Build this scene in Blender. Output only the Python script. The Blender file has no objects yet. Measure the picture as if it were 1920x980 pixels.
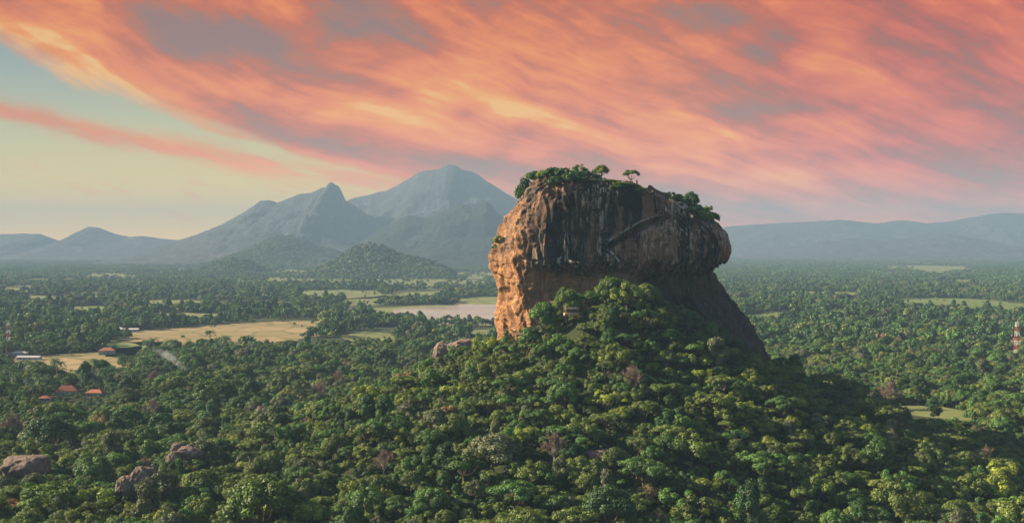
import bpy, bmesh, math, random
import numpy as np
from mathutils import Vector, Matrix
from mathutils.bvhtree import BVHTree

scene = bpy.context.scene
COL = scene.collection
R = math.radians

# ------------------------------------------------------------------ camera
CAM_H = 130.0          # eye height above the plain
F = 2250.0             # focal length in pixels of the 1920 px wide photograph
HOR = 462.0            # height of the true horizon in the photograph
cam = bpy.data.cameras.new('camera')
cam.sensor_width = 36.0
cam.lens = 36.0 * F / 1920.0
cam.clip_start = 1.0
cam.clip_end = 90000.0
cam_obj = bpy.data.objects.new('camera', cam)
COL.objects.link(cam_obj)
cam_obj.location = (0, 0, CAM_H)
cam_obj.rotation_euler = (R(90) - math.atan((490 - HOR) / F), 0, 0)
scene.camera = cam_obj

# ------------------------------------------------------------------ exposure
scene.view_settings.view_transform = 'Standard'
scene.view_settings.look = 'None'
scene.view_settings.exposure = 1.8
scene.view_settings.gamma = 1.0
scene.view_settings.use_curve_mapping = False
scene.render.engine = 'CYCLES'
scene.cycles.use_denoising = True
scene.cycles.max_bounces = 6
scene.cycles.diffuse_bounces = 3
scene.cycles.transmission_bounces = 3
scene.cycles.volume_bounces = 0
scene.cycles.transparent_max_bounces = 8
scene.cycles.use_adaptive_sampling = True
scene.cycles.adaptive_threshold = 0.005

# ------------------------------------------------------------------ sun
SUN_EL, SUN_AHEAD = 27.0, 14.0     # elevation; degrees ahead of due left
sv = Vector((-math.cos(R(SUN_EL)) * math.cos(R(SUN_AHEAD)), math.cos(R(SUN_EL)) * math.sin(R(SUN_AHEAD)), math.sin(R(SUN_EL))))
sun = bpy.data.lights.new('sun', 'SUN')
sun.energy = 5.0
sun.angle = R(0.5)
sun.color = (1.0, 0.83, 0.57)
sun_obj = bpy.data.objects.new('sun', sun)
COL.objects.link(sun_obj)
sun_obj.rotation_euler = sv.to_track_quat('Z', 'Y').to_euler()
sun_obj.location = (-300, 100, 400)

# ------------------------------------------------------------------ node helper
def lin(r, g, b, k=1.0):
    f = lambda c: (c / 255 / 12.92) if c <= 10 else ((c / 255 + 0.055) / 1.055) ** 2.4
    return (f(r) * k, f(g) * k, f(b) * k, 1.0)

class NT:
    """short-hand for building node trees"""
    def __init__(self, tree):
        self.t = tree
        self.n = tree.nodes
        self.l = tree.links
    def new(self, kind, **kw):
        nd = self.n.new(kind)
        for k, v in kw.items():
            setattr(nd, k, v)
        return nd
    def put(self, sock, v):
        if isinstance(v, bpy.types.NodeSocket):
            self.l.new(v, sock)
        elif v is not None:
            sock.default_value = v
    def m(self, op, a, b=None, c=None, clamp=False):
        nd = self.new('ShaderNodeMath', operation=op, use_clamp=clamp)
        self.put(nd.inputs[0], a)
        if b is not None: self.put(nd.inputs[1], b)
        if c is not None: self.put(nd.inputs[2], c)
        return nd.outputs[0]
    def add(self, a, b): return self.m('ADD', a, b)
    def sub(self, a, b): return self.m('SUBTRACT', a, b)
    def mul(self, a, b): return self.m('MULTIPLY', a, b)
    def step(self, v, a, b, lo=0.0, hi=1.0):
        nd = self.new('ShaderNodeMapRange', interpolation_type='SMOOTHSTEP')
        self.put(nd.inputs['Value'], v)
        nd.inputs['From Min'].default_value = a; nd.inputs['From Max'].default_value = b
        nd.inputs['To Min'].default_value = lo; nd.inputs['To Max'].default_value = hi
        return nd.outputs[0]
    def gauss(self, x, y, cx, cy, sx, sy, amp=1.0):
        a = self.mul(self.sub(x, cx), 1.0 / sx); b = self.mul(self.sub(y, cy), 1.0 / sy)
        q = self.add(self.mul(a, a), self.mul(b, b))
        return self.mul(self.m('EXPONENT', self.mul(q, -1.0)), amp)
    def add_v(self, v, s):
        nd = self.new('ShaderNodeVectorMath', operation='ADD'); self.put(nd.inputs[0], v); self.put(nd.inputs[1], s)
        return nd.outputs[0]
    def comb(self, x, y, z):
        nd = self.new('ShaderNodeCombineXYZ')
        self.put(nd.inputs[0], x); self.put(nd.inputs[1], y); self.put(nd.inputs[2], z)
        return nd.outputs[0]
    def sep(self, v):
        nd = self.new('ShaderNodeSeparateXYZ'); self.put(nd.inputs[0], v)
        return nd.outputs
    def noise(self, vec, scale=1.0, detail=4.0, rough=0.55, dist=0.0, lac=2.0):
        nd = self.new('ShaderNodeTexNoise', noise_dimensions='3D')
        self.put(nd.inputs['Vector'], vec)
        nd.inputs['Scale'].default_value = scale; nd.inputs['Detail'].default_value = detail
        nd.inputs['Roughness'].default_value = rough; nd.inputs['Distortion'].default_value = dist
        nd.inputs['Lacunarity'].default_value = lac
        return nd.outputs[0]
    def ramp(self, fac, stops, interp='LINEAR'):
        nd = self.new('ShaderNodeValToRGB')
        nd.color_ramp.interpolation = interp
        el = nd.color_ramp.elements
        while len(el) < len(stops): el.new(0.5)
        for e, (p, c) in zip(el, stops):
            e.position = p; e.color = c
        self.put(nd.inputs[0], fac)
        return nd.outputs[0]
    def mix(self, fac, a, b, mode='MIX'):
        nd = self.new('ShaderNodeMix', data_type='RGBA', blend_type=mode, clamp_factor=True)
        self.put(nd.inputs[0], fac); self.put(nd.inputs[6], a); self.put(nd.inputs[7], b)
        return nd.outputs[2]
    def mapping(self, vec, scale=(1, 1, 1), rot=(0, 0, 0), loc=(0, 0, 0)):
        nd = self.new('ShaderNodeMapping')
        self.put(nd.inputs[0], vec)
        nd.inputs['Location'].default_value = loc; nd.inputs['Rotation'].default_value = rot; nd.inputs['Scale'].default_value = scale
        return nd.outputs[0]

# ------------------------------------------------------------------ sky
world = bpy.data.worlds.new('World')
scene.world = world
world.use_nodes = True
world.node_tree.nodes.clear()
SKY_STRENGTH = 0.05
c3 = lambda r, g, b: (r, g, b, 1.0)
def build_sky():
    N = NT(world.node_tree)
    d = N.new('ShaderNodeTexCoord').outputs['Generated']
    dx, dy, dz = N.sep(d)
    sky = N.new('ShaderNodeTexSky', sky_type='NISHITA')
    sky.sun_disc = False
    sky.sun_elevation = R(SUN_EL)
    sky.sun_rotation = R(270 + SUN_AHEAD)
    sky.altitude = 200; sky.dust_density = 1.5; sky.ozone_density = 1.5
    # cloud-plane coordinates on the northern half of the sky: X to the right, Y up
    yy = N.m('MAXIMUM', dy, 0.08)
    X = N.mul(N.m('DIVIDE', dx, yy), 2.25)
    Y = N.mul(N.m('DIVIDE', dz, yy), 2.25)
    Y = N.m('MAXIMUM', Y, 0.0)
    front = N.mul(N.step(dy, 0.12, 0.5), N.step(dz, 0.75, 0.35))
    P = N.comb(X, Y, 0.0)
    w1 = N.sub(N.noise(P, 2.2, 3, 0.5), 0.5)
    w2 = N.sub(N.noise(N.comb(X, Y, 5.3), 2.2, 3, 0.5), 0.5)
    w3 = N.sub(N.noise(N.comb(X, Y, 9.1), 7.0, 3, 0.55), 0.5)
    Xw = N.add(X, N.mul(w1, 0.22))
    Yw = N.m('MAXIMUM', N.add(Y, N.add(N.mul(w2, 0.09), N.mul(w3, 0.022))), 0.0)
    # wind-drawn streaks follow curves of constant S
    def flow(x, y):
        return N.add(N.m('LOGARITHM', N.add(N.mul(y, 0.8), 0.15), math.e), N.mul(x, 0.8))
    S0 = flow(X, Y)
    S = flow(Xw, Yw)
    big = N.noise(N.comb(N.mul(Xw, 0.9), N.mul(S, 2.0), 1.7), 1.6, 3, 0.5)
    mid = N.noise(N.comb(N.mul(Xw, 1.6), N.mul(S, 3.6), 4.2), 1.8, 9, 0.62)
    fine = N.noise(N.comb(N.mul(Xw, 3.2), N.mul(S, 13.0), 8.8), 2.0, 10, 0.70)
    puff = N.noise(N.comb(N.mul(Xw, 4.5), N.mul(Yw, 10.0), 2.8), 1.8, 8, 0.62)
    dens = N.add(N.add(N.mul(N.sub(big, 0.5), 1.15), N.mul(N.sub(mid, 0.5), 0.95)), N.add(N.mul(N.sub(fine, 0.5), 0.46), N.mul(N.sub(puff, 0.5), 0.60)))
    # broad lights and darks of the cloud deck
    G = lambda px, py, sx, sy, a: N.gauss(X, Y, px / 1000 - 0.96, 0.462 - py / 1000, sx / 1000, sy / 1000, a)
    def total(items):
        s = items[0]
        for i in items[1:]: s = N.add(s, i)
        return s
    bright = total([
        G(820, 215, 190, 65, 0.33), G(1010, 60, 130, 50, 0.22), G(1180, 120, 140, 50, 0.25), G(330, 165, 170, 40, 0.28), G(120, 75, 130, 30, 0.22),
        G(1560, 85, 70, 60, 0.20), G(1680, 160, 120, 40, 0.28), G(640, 215, 120, 40, 0.12), G(560, 325, 160, 28, 0.22),
        G(440, 70, 170, 34, -0.25), G(760, 60, 90, 36, -0.20), G(330, 40, 120, 40, -0.15), G(870, 215, 28, 18, -0.30), G(950, 240, 60, 22, -0.22),
        G(1450, 205, 130, 18, -0.28), G(1290, 20, 90, 26, -0.22), G(1440, 90, 40, 35, -0.25), G(1640, 290, 220, 22, -0.30), G(1840, 330, 120, 50, -0.34),
        G(1560, 370, 100, 16, -0.16), G(1880, 40, 150, 60, -0.14), G(1000, 300, 200, 20, -0.15), G(1460, 330, 120, 20, 0.16), G(1200, 270, 150, 30, 0.12)])
    tone = N.m('MULTIPLY_ADD', dens, 1.50, N.add(N.mul(bright, 1.15), 0.50), clamp=True)
    cloud = N.ramp(tone, [(0.0, lin(146, 108, 104)), (0.20, lin(172, 112, 94)), (0.40, lin(206, 110, 74)), (0.60, lin(236, 128, 66)), (0.80, lin(247, 160, 92)), (1.0, lin(252, 202, 138))])
    red = N.ramp(tone, [(0.0, lin(124, 100, 102)), (0.25, lin(160, 88, 78)), (0.5, lin(206, 82, 56)), (0.75, lin(232, 104, 54)), (1.0, lin(250, 154, 74))])
    cloud = N.mix(N.step(N.add(X, N.mul(w1, 0.5)), 0.28, 0.75, 0.0, 0.9), cloud, red)
    rose = N.ramp(tone, [(0.0, lin(146, 108, 104)), (0.5, lin(224, 136, 98)), (1.0, lin(246, 184, 120))])
    cloud = N.mix(N.step(Y, 0.17, 0.04, 0.0, 0.75), cloud, rose)
    # clear air between the clouds
    clear = N.ramp(N.mul(Y, 2.0), [(0.0, lin(226, 184, 92)), (0.10, lin(214, 184, 106)), (0.24, lin(202, 186, 126)), (0.46, lin(178, 182, 158)), (0.68, lin(148, 164, 168)), (1.0, lin(112, 138, 156))])
    # lower edge of the great cloud sheet, and the loose wisps beneath it
    edge = N.add(S0, N.add(N.mul(N.sub(mid, 0.5), 0.14), N.add(N.mul(N.sub(fine, 0.5), 0.10), N.mul(w3, 0.10))))
    m1 = N.step(edge, -1.60, -1.50)
    wl = N.add(N.add(S0, N.mul(N.add(X, 0.6), -0.28)), N.add(N.mul(N.sub(mid, 0.5), 0.22), N.mul(w1, 0.1)))
    wq = N.mul(N.add(wl, 1.695), 1 / 0.05)
    wisp = N.m('EXPONENT', N.mul(N.mul(wq, wq), -1.0))
    wisp = N.mul(wisp, N.step(N.add(N.add(mid, N.mul(fine, 0.7)), G(30, 230, 100, 40, 0.22)), 0.62, 0.98))
    low = N.mul(N.mul(N.step(fine, 0.5, 0.72), N.step(Y, 0.02, 0.06)), N.step(Y, 0.2, 0.1))
    low = N.mul(low, 0.75)
    holes = N.mul(N.step(tone, 0.2, 0.02), 0.0)
    mask = N.m('MAXIMUM', N.m('MAXIMUM', N.mul(m1, N.sub(1.0, holes)), wisp), low)
    wc = N.mix(0.6, cloud, lin(246, 164, 112))
    cloud = N.mix(N.sub(1.0, m1), cloud, wc)
    vis = N.mix(mask, clear, cloud)
    # the air near the horizon is crossed at a grazing angle: clouds there are the more brightly lit ones
    more = N.add(0.16, N.mul(N.m('EXPONENT', N.mul(Y, -1 / 0.10)), SKY_GAIN))
    warm = N.mix(mask, c3(1.35, 1.0, 0.30), c3(1.0, 0.56, 0.10))
    ws = N.new('ShaderNodeVectorMath', operation='SCALE'); N.put(ws.inputs[0], warm); N.put(ws.inputs['Scale'], more)
    wa = N.new('ShaderNodeVectorMath', operation='ADD'); N.put(wa.inputs[0], ws.outputs[0]); wa.inputs[1].default_value = (1, 1, 1)
    wm = N.new('ShaderNodeVectorMath', operation='MULTIPLY'); N.put(wm.inputs[0], vis); N.put(wm.inputs[1], wa.outputs[0])
    vis = wm.outputs[0]
    hs = N.new('ShaderNodeHueSaturation'); hs.inputs['Saturation'].default_value = SKY_SAT; N.put(hs.inputs['Color'], vis)
    sc = N.new('ShaderNodeVectorMath', operation='SCALE')
    N.put(sc.inputs[0], hs.outputs[0]); sc.inputs['Scale'].default_value = SKY_BASE / SKY_STRENGTH
    out = N.mix(front, sky.outputs[0], sc.outputs[0])
    bg = N.new('ShaderNodeBackground')
    N.put(bg.inputs[0], out)
    bg.inputs[1].default_value = SKY_STRENGTH
    o = N.new('ShaderNodeOutputWorld')
    N.l.new(bg.outputs[0], o.inputs[0])
SKY_SAT = 1.14
SKY_BASE, SKY_GAIN = 0.25, 4.0
build_sky()

# ------------------------------------------------------------------ number helpers
rng = np.random.default_rng(11)
_perm = np.random.default_rng(3).permutation(256)
_perm = np.concatenate([_perm, _perm, _perm])
_gr = np.random.default_rng(4).normal(size=(256, 3)); _gr /= np.linalg.norm(_gr, axis=1)[:, None]
def pnoise(x, y, z):
    x, y, z = np.broadcast_arrays(np.asarray(x, float), np.asarray(y, float), np.asarray(z, float))
    xi, yi, zi = np.floor(x).astype(int), np.floor(y).astype(int), np.floor(z).astype(int)
    xf, yf, zf = x - xi, y - yi, z - zi
    fade = lambda t: t * t * t * (t * (t * 6 - 15) + 10)
    u, v, w = fade(xf), fade(yf), fade(zf)
    def g(i, j, k):
        h = _perm[(_perm[(_perm[(xi + i) & 255] + yi + j) & 255] + zi + k) & 255]
        q = _gr[h]
        return q[..., 0] * (xf - i) + q[..., 1] * (yf - j) + q[..., 2] * (zf - k)
    L = lambda a, b, t: a + (b - a) * t
    return 1.6 * L(L(L(g(0, 0, 0), g(1, 0, 0), u), L(g(0, 1, 0), g(1, 1, 0), u), v),
                   L(L(g(0, 0, 1), g(1, 0, 1), u), L(g(0, 1, 1), g(1, 1, 1), u), v), w)
def fbm(x, y, z, octaves=4, gain=0.5):
    s, a = 0.0, 1.0
    for k in range(octaves):
        s = s + a * pnoise(x * 2 ** k + 17.3 * k, y * 2 ** k + 5.1 * k, z * 2 ** k - 8.7 * k)
        a *= gain
    return s
def smooth(v, a, b):
    t = np.clip((np.asarray(v, float) - a) / (b - a), 0, 1)
    return t * t * (3 - 2 * t)
def at(px, py, dist):
    """the point at depth dist that the photograph shows at (px, py)"""
    return Vector(((px - 960) / F * dist, dist, CAM_H - (py - HOR) / F * dist))
def depth_of(py, top=0.0):
    """how far away the level 'top' metres above the plain is at image height py"""
    return (CAM_H - top) * F / (py - HOR)
def to_photo(x, y, z):
    return 960 + F * x / y, HOR + F * (CAM_H - z) / y
def in_poly(px, py, poly):
    px, py = np.asarray(px, float), np.asarray(py, float)
    inside = np.zeros(px.shape, bool)
    n = len(poly)
    for i in range(n):
        x1, y1 = poly[i]; x2, y2 = poly[(i + 1) % n]
        c = ((y1 > py) != (y2 > py)) & (px < (x2 - x1) * (py - y1) / (y2 - y1 + 1e-12) + x1)
        inside ^= c
    return inside

# ------------------------------------------------------------------ object helpers
def mesh_of(name, verts, faces, mats=(), smooth_shade=False, mat_index=None, attrs=None):
    me = bpy.data.meshes.new(name)
    verts = np.asarray(verts, dtype=np.float32)
    if isinstance(faces, np.ndarray):
        nf, k = faces.shape
        me.vertices.add(len(verts)); me.vertices.foreach_set('co', verts.ravel())
        me.loops.add(nf * k); me.loops.foreach_set('vertex_index', faces.astype(np.int32).ravel())
        me.polygons.add(nf); me.polygons.foreach_set('loop_start', np.arange(0, nf * k, k, dtype=np.int32))
        me.update(calc_edges=True)
    else:
        me.from_pydata([tuple(map(float, v)) for v in verts], [], faces)
    for m in mats: me.materials.append(m)
    if mat_index is not None: me.polygons.foreach_set('material_index', np.asarray(mat_index, dtype=np.int32))
    if attrs:
        for k, v in attrs.items():
            a = me.attributes.new(k, 'FLOAT', 'POINT'); a.data.foreach_set('value', np.asarray(v, dtype=np.float32))
    me.polygons.foreach_set('use_smooth', np.full(len(me.polygons), smooth_shade, dtype=bool))
    me.update()
    return me
def link(name, me, parent=None, loc=None):
    o = bpy.data.objects.new(name, me); COL.objects.link(o)
    if parent is not None: o.parent = parent
    if loc is not None: o.location = loc
    return o
def tag(o, label=None, cat=None, group=None, kind=None):
    if label: o['label'] = label
    if cat: o['category'] = cat
    if group: o['group'] = group
    if kind: o['kind'] = kind
    return o
def empty(name, loc, rz=0.0, label=None, cat=None, group=None):
    o = bpy.data.objects.new(name, None); COL.objects.link(o)
    o.location = loc; o.rotation_euler = (0, 0, rz); o.empty_display_size = 1.0
    return tag(o, label, cat, group)
class MB:
    """collects boxes, tubes and polygons for ONE mesh"""
    def __init__(self): self.v, self.f = [], []
    def quad(self, pts):
        b = len(self.v); self.v += [tuple(p) for p in pts]; self.f.append(tuple(range(b, b + len(pts))))
    def box(self, cx, cy, cz, sx, sy, sz, rz=0.0):
        b = len(self.v); c, s = math.cos(rz), math.sin(rz)
        for dz in (-.5, .5):
            for dx, dy in ((-.5, -.5), (.5, -.5), (.5, .5), (-.5, .5)):
                x, y = dx * sx, dy * sy
                self.v.append((cx + x * c - y * s, cy + x * s + y * c, cz + dz * sz))
        for q in ((0, 3, 2, 1), (4, 5, 6, 7), (0, 1, 5, 4), (1, 2, 6, 5), (2, 3, 7, 6), (3, 0, 4, 7)):
            self.f.append(tuple(b + i for i in q))
    def tube(self, pts, radii, n=6, cap=True):
        pts = [Vector(p) for p in pts]; b = len(self.v)
        up = Vector((0, 0, 1))
        for i, p in enumerate(pts):
            t = (pts[min(i + 1, len(pts) - 1)] - pts[max(i - 1, 0)]).normalized()
            u = t.cross(up if abs(t.z) < 0.95 else Vector((1, 0, 0))).normalized(); w = t.cross(u)
            r = radii[i] if hasattr(radii, '__len__') else radii
            for k in range(n):
                a = 2 * math.pi * k / n
                self.v.append(tuple(p + u * (r * math.cos(a)) + w * (r * math.sin(a))))
        for i in range(len(pts) - 1):
            for k in range(n):
                self.f.append((b + i * n + k, b + i * n + (k + 1) % n, b + (i + 1) * n + (k + 1) % n, b + (i + 1) * n + k))
        if cap:
            self.f.append(tuple(b + k for k in range(n))[::-1])
            self.f.append(tuple(b + (len(pts) - 1) * n + k for k in range(n)))
    def mesh(self, name, mat, smooth_shade=False): return mesh_of(name, self.v, self.f, [mat], smooth_shade)
    def build(self, name, mat, parent=None, smooth_shade=False): return link(name, self.mesh(name, mat, smooth_shade), parent)

# ------------------------------------------------------------------ materials
def material(name):
    m = bpy.data.materials.new(name); m.use_nodes = True; m.node_tree.nodes.clear()
    return m, NT(m.node_tree)
def finish(N, color, rough=0.9, spec=0.2, bump=None, bump_dist=0.3, bump_strength=1.0):
    p = N.new('ShaderNodeBsdfPrincipled')
    N.put(p.inputs['Base Color'], color); N.put(p.inputs['Roughness'], rough); p.inputs['Specular IOR Level'].default_value = spec
    if bump is not None:
        b = N.new('ShaderNodeBump'); b.inputs['Strength'].default_value = bump_strength; b.inputs['Distance'].default_value = bump_dist
        N.put(b.inputs['Height'], bump); N.l.new(b.outputs[0], p.inputs['Normal'])
    o = N.new('ShaderNodeOutputMaterial'); N.l.new(p.outputs[0], o.inputs[0])
    return p
def objco(N): return N.new('ShaderNodeTexCoord').outputs['Object']
def c4(r, g, b): return (r, g, b, 1.0)
def plain(name, col, rough=0.8, scale=1.5, vary=0.25, spec=0.2):
    """painted, plastered or tiled surface with mild mottled wear"""
    m, N = material(name)
    n = N.noise(objco(N), scale, 5, 0.6)
    finish(N, N.mix(N.step(n, 0.3, 0.75), c4(*[c * (1 - vary) for c in col]), c4(*[min(1, c * (1 + vary)) for c in col])), rough, spec)
    return m

def leaf_material(name, a, b, spread=0.45):
    """foliage: two leaf colours, mixed per tree and per leaf"""
    m, N = material(name)
    info = N.new('ShaderNodeObjectInfo')
    t = N.new('ShaderNodeAttribute', attribute_name='leaf_tint').outputs['Fac']
    f = N.add(N.mul(info.outputs['Random'], 0.6), N.mul(N.sub(t, 0.8), 0.6))
    col = N.mix(f, c4(*a), c4(*b))
    k = N.mul(t, N.add(1.0 - spread / 2, N.mul(N.m('FRACT', N.mul(info.outputs['Random'], 7.31)), spread)))
    v = N.new('ShaderNodeVectorMath', operation='SCALE'); N.put(v.inputs[0], col); N.put(v.inputs['Scale'], k)
    d = N.new('ShaderNodeBsdfDiffuse'); N.l.new(v.outputs[0], d.inputs[0])
    tr = N.new('ShaderNodeBsdfTranslucent')
    v2 = N.new('ShaderNodeVectorMath', operation='MULTIPLY'); N.put(v2.inputs[0], v.outputs[0]); v2.inputs[1].default_value = (1.15, 1.2, 0.55)
    N.l.new(v2.outputs[0], tr.inputs[0])
    mx = N.new('ShaderNodeMixShader'); mx.inputs[0].default_value = 0.20
    N.l.new(d.outputs[0], mx.inputs[1]); N.l.new(tr.outputs[0], mx.inputs[2])
    gl = N.new('ShaderNodeBsdfGlossy'); gl.inputs['Roughness'].default_value = 0.5; gl.inputs[0].default_value = (1, 1, 1, 1)
    mg = N.new('ShaderNodeMixShader'); mg.inputs[0].default_value = 0.02
    N.l.new(mx.outputs[0], mg.inputs[1]); N.l.new(gl.outputs[0], mg.inputs[2])
    o = N.new('ShaderNodeOutputMaterial'); N.l.new(mg.outputs[0], o.inputs[0])
    return m

M = {}
LEAF = {   # look: two leaf colours, the darker form and the flushing form of each kind of tree
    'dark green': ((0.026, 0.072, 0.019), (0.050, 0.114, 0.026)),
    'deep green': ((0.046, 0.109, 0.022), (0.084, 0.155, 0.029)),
    'olive green': ((0.089, 0.131, 0.025), (0.134, 0.169, 0.034)),
    'yellow green': ((0.144, 0.197, 0.024), (0.222, 0.251, 0.034)),
    'grey green': ((0.088, 0.106, 0.046), (0.128, 0.138, 0.066)),
    'bright green': ((0.060, 0.116, 0.016), (0.096, 0.146, 0.022)),
    'brown tinged': ((0.168, 0.130, 0.053), (0.228, 0.156, 0.074)),
    'palm green': ((0.043, 0.096, 0.036), (0.072, 0.130, 0.048)),
    'rust red': ((0.264, 0.126, 0.060), (0.312, 0.180, 0.084)),
}
for k, (a, b) in LEAF.items(): M[k] = leaf_material('leaves ' + k, a, b)
M['bark'] = plain('bark', (0.13, 0.10, 0.075), 0.95, 3.0, 0.4)
M['pale bark'] = plain('pale bark', (0.27, 0.22, 0.18), 0.95, 3.0, 0.35)
M['twigs'] = plain('dry twigs', (0.24, 0.165, 0.125), 0.95, 1.0, 0.3)
M['white paint'] = plain('white paint', (0.50, 0.49, 0.47), 0.6, 0.6, 0.10)
M['red paint'] = plain('red paint', (0.30, 0.05, 0.04), 0.6, 0.6, 0.15)
M['red tiles'] = plain('red roof tiles', (0.34, 0.115, 0.068), 0.85, 1.2, 0.3)
M['grey sheet'] = plain('grey roof sheet', (0.36, 0.36, 0.37), 0.6, 0.8, 0.2)
M['pale sheet'] = plain('pale roof sheet', (0.45, 0.41, 0.385), 0.6, 0.8, 0.12)
M['plaster'] = plain('plaster wall', (0.36, 0.32, 0.27), 0.9, 0.8, 0.15)
M['dark opening'] = plain('dark glass', (0.03, 0.035, 0.04), 0.3, 1.0, 0.2, 0.5)
M['timber'] = plain('timber', (0.17, 0.105, 0.065), 0.9, 2.0, 0.3)
M['brick'] = plain('old brick', (0.13, 0.075, 0.055), 0.95, 2.5, 0.35)
M['concrete'] = plain('pale concrete', (0.16, 0.14, 0.125), 0.9, 2.0, 0.25)
M['steel'] = plain('pale steel', (0.60, 0.62, 0.64), 0.5, 2.0, 0.15)

def rock_material():
    m, N = material('weathered gneiss')
    p = objco(N)
    x, y, z = N.sep(p)
    big = N.noise(N.mapping(p, (0.022, 0.022, 0.022)), 1.0, 5, 0.6)
    med = N.noise(N.mapping(p, (0.11, 0.11, 0.09)), 1.0, 6, 0.62, 0.4)
    fin = N.noise(p, 0.75, 6, 0.65)
    st0 = N.noise(N.mapping(p, (0.055, 0.055, 0.010), loc=(3, 7, 1)), 1.0, 3, 0.5, 0.4)
    st1 = N.noise(N.mapping(p, (0.13, 0.13, 0.010)), 1.0, 5, 0.6, 0.25)      # rain streaks
    st2 = N.noise(N.mapping(p, (0.48, 0.48, 0.020)), 1.0, 5, 0.62, 0.2)
    st3 = N.noise(N.mapping(p, (0.62, 0.62, 0.030), loc=(9, 4, 2)), 1.0, 4, 0.6, 0.3)
    bed = N.noise(N.mapping(p, (0.025, 0.025, 0.42)), 1.0, 4, 0.6, 0.5)      # bedding
    tan = N.ramp(N.add(N.mul(med, 0.6), N.mul(fin, 0.4)), [(0.30, c4(0.080, 0.038, 0.018)), (0.45, c4(0.235, 0.112, 0.050)), (0.60, c4(0.36, 0.185, 0.085)), (0.76, c4(0.42, 0.25, 0.135))])
    grey = N.ramp(N.add(N.mul(med, 0.5), N.mul(fin, 0.5)), [(0.30, c4(0.032, 0.027, 0.026)), (0.5, c4(0.090, 0.075, 0.068)), (0.70, c4(0.18, 0.148, 0.128))])
    # stained upper walls; sunlit west tan and shaded front darker, put into the colour
    stain_shade = N.add(N.mul(N.step(N.sub(x, N.mul(N.sub(z, 125.0), 0.33)), 6.0, 30.0), 0.46), N.mul(N.step(z, 104.0, 128.0), 0.20))
    stain_shade = N.add(stain_shade, N.add(N.mul(N.sub(big, 0.5), 0.9), N.mul(N.sub(st1, 0.5), 0.7)))
    stain_shade = N.sub(stain_shade, N.mul(N.mul(N.step(z, 121.0, 114.0), N.step(x, 82.0, 60.0)), 0.26))
    brown = N.ramp(N.add(N.mul(med, 0.6), N.mul(fin, 0.4)), [(0.28, c4(0.066, 0.037, 0.023)), (0.5, c4(0.195, 0.106, 0.062)), (0.72, c4(0.32, 0.19, 0.12))])
    col = N.mix(N.step(stain_shade, 0.02, 0.30), tan, brown)
    col = N.mix(N.mul(N.step(stain_shade, 0.22, 0.62), N.step(N.add(N.mul(st0, 0.6), N.mul(st1, 0.4)), 0.46, 0.58)), col, grey)
    red = N.mul(N.mul(N.step(big, 0.50, 0.62), N.step(z, 142.0, 128.0)), N.step(x, 70.0, 95.0))
    col = N.mix(N.mul(red, 0.65), col, c4(0.27, 0.075, 0.045))
    blk = N.mul(N.step(N.add(N.add(N.mul(st0, 0.7), N.mul(st1, 0.5)), N.mul(st2, 0.32)), 0.735, 0.81), N.step(stain_shade, 0.05, 0.45))
    blk = N.mul(blk, N.step(z, 86.0, 112.0, 0.35, 1.0))
    col = N.mix(N.mul(blk, 0.95), col, c4(0.012, 0.011, 0.012))
    pale = N.mul(N.mul(N.step(st3, 0.51, 0.60), N.step(stain_shade, 0.15, 0.55)), N.step(N.noise(N.mapping(p, (0.05, 0.05, 0.03), loc=(1, 8, 3)), 1.0, 3, 0.5), 0.40, 0.56))
    col = N.mix(N.mul(pale, 0.8), col, c4(0.44, 0.365, 0.295))
    # the eastern apron is nearly black
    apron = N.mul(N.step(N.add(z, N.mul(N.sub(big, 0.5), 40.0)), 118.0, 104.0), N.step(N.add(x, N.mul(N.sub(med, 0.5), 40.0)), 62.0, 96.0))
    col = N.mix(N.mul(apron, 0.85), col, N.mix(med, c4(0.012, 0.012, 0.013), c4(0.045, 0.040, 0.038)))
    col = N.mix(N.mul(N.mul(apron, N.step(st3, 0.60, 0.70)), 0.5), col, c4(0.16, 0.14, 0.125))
    blot = N.mul(N.step(N.add(N.mul(med, 0.6), N.mul(big, 0.4)), 0.545, 0.62), N.step(x, 30.0, 5.0))
    col = N.mix(N.mul(blot, 0.8), col, c4(0.030, 0.022, 0.018))
    col = N.mix(N.mul(N.step(bed, 0.60, 0.70), 0.35), col, c4(0.060, 0.045, 0.036))
    h = N.add(N.add(N.mul(med, 1.3), N.mul(fin, 0.7)), N.add(N.mul(st2, 0.5), N.mul(bed, 0.9)))
    cr = N.new('ShaderNodeTexVoronoi', feature='DISTANCE_TO_EDGE'); N.put(cr.inputs['Vector'], N.add_v(N.mapping(p, (0.07, 0.07, 0.11)), fin)); cr.inputs['Scale'].default_value = 1.0
    crk = N.step(cr.outputs['Distance'], 0.0, 0.05)
    col = N.mix(N.mul(N.mul(N.sub(1.0, crk), 0.22), N.step(med, 0.42, 0.58)), col, c4(0.02, 0.016, 0.014))
    h = N.add(h, N.mul(crk, 0.18))
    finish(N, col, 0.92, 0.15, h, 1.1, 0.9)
    return m
M['gneiss'] = rock_material()
def boulder_material():
    m, N = material('boulder granite')
    p = objco(N)
    med = N.noise(p, 0.22, 6, 0.62, 0.5); fin = N.noise(p, 1.6, 5, 0.65)
    st = N.noise(N.mapping(p, (0.7, 0.7, 0.08)), 1.0, 5, 0.6, 0.3)
    col = N.ramp(N.add(N.mul(med, 0.6), N.mul(fin, 0.4)), [(0.28, c4(0.070, 0.049, 0.041)), (0.5, c4(0.180, 0.124, 0.102)), (0.72, c4(0.30, 0.22, 0.182))])
    col = N.mix(N.mul(N.step(st, 0.52, 0.66), 0.75), col, c4(0.055, 0.042, 0.040))
    finish(N, col, 0.92, 0.15, N.add(med, N.mul(fin, 0.7)), 1.0, 1.0)
    return m
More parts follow.
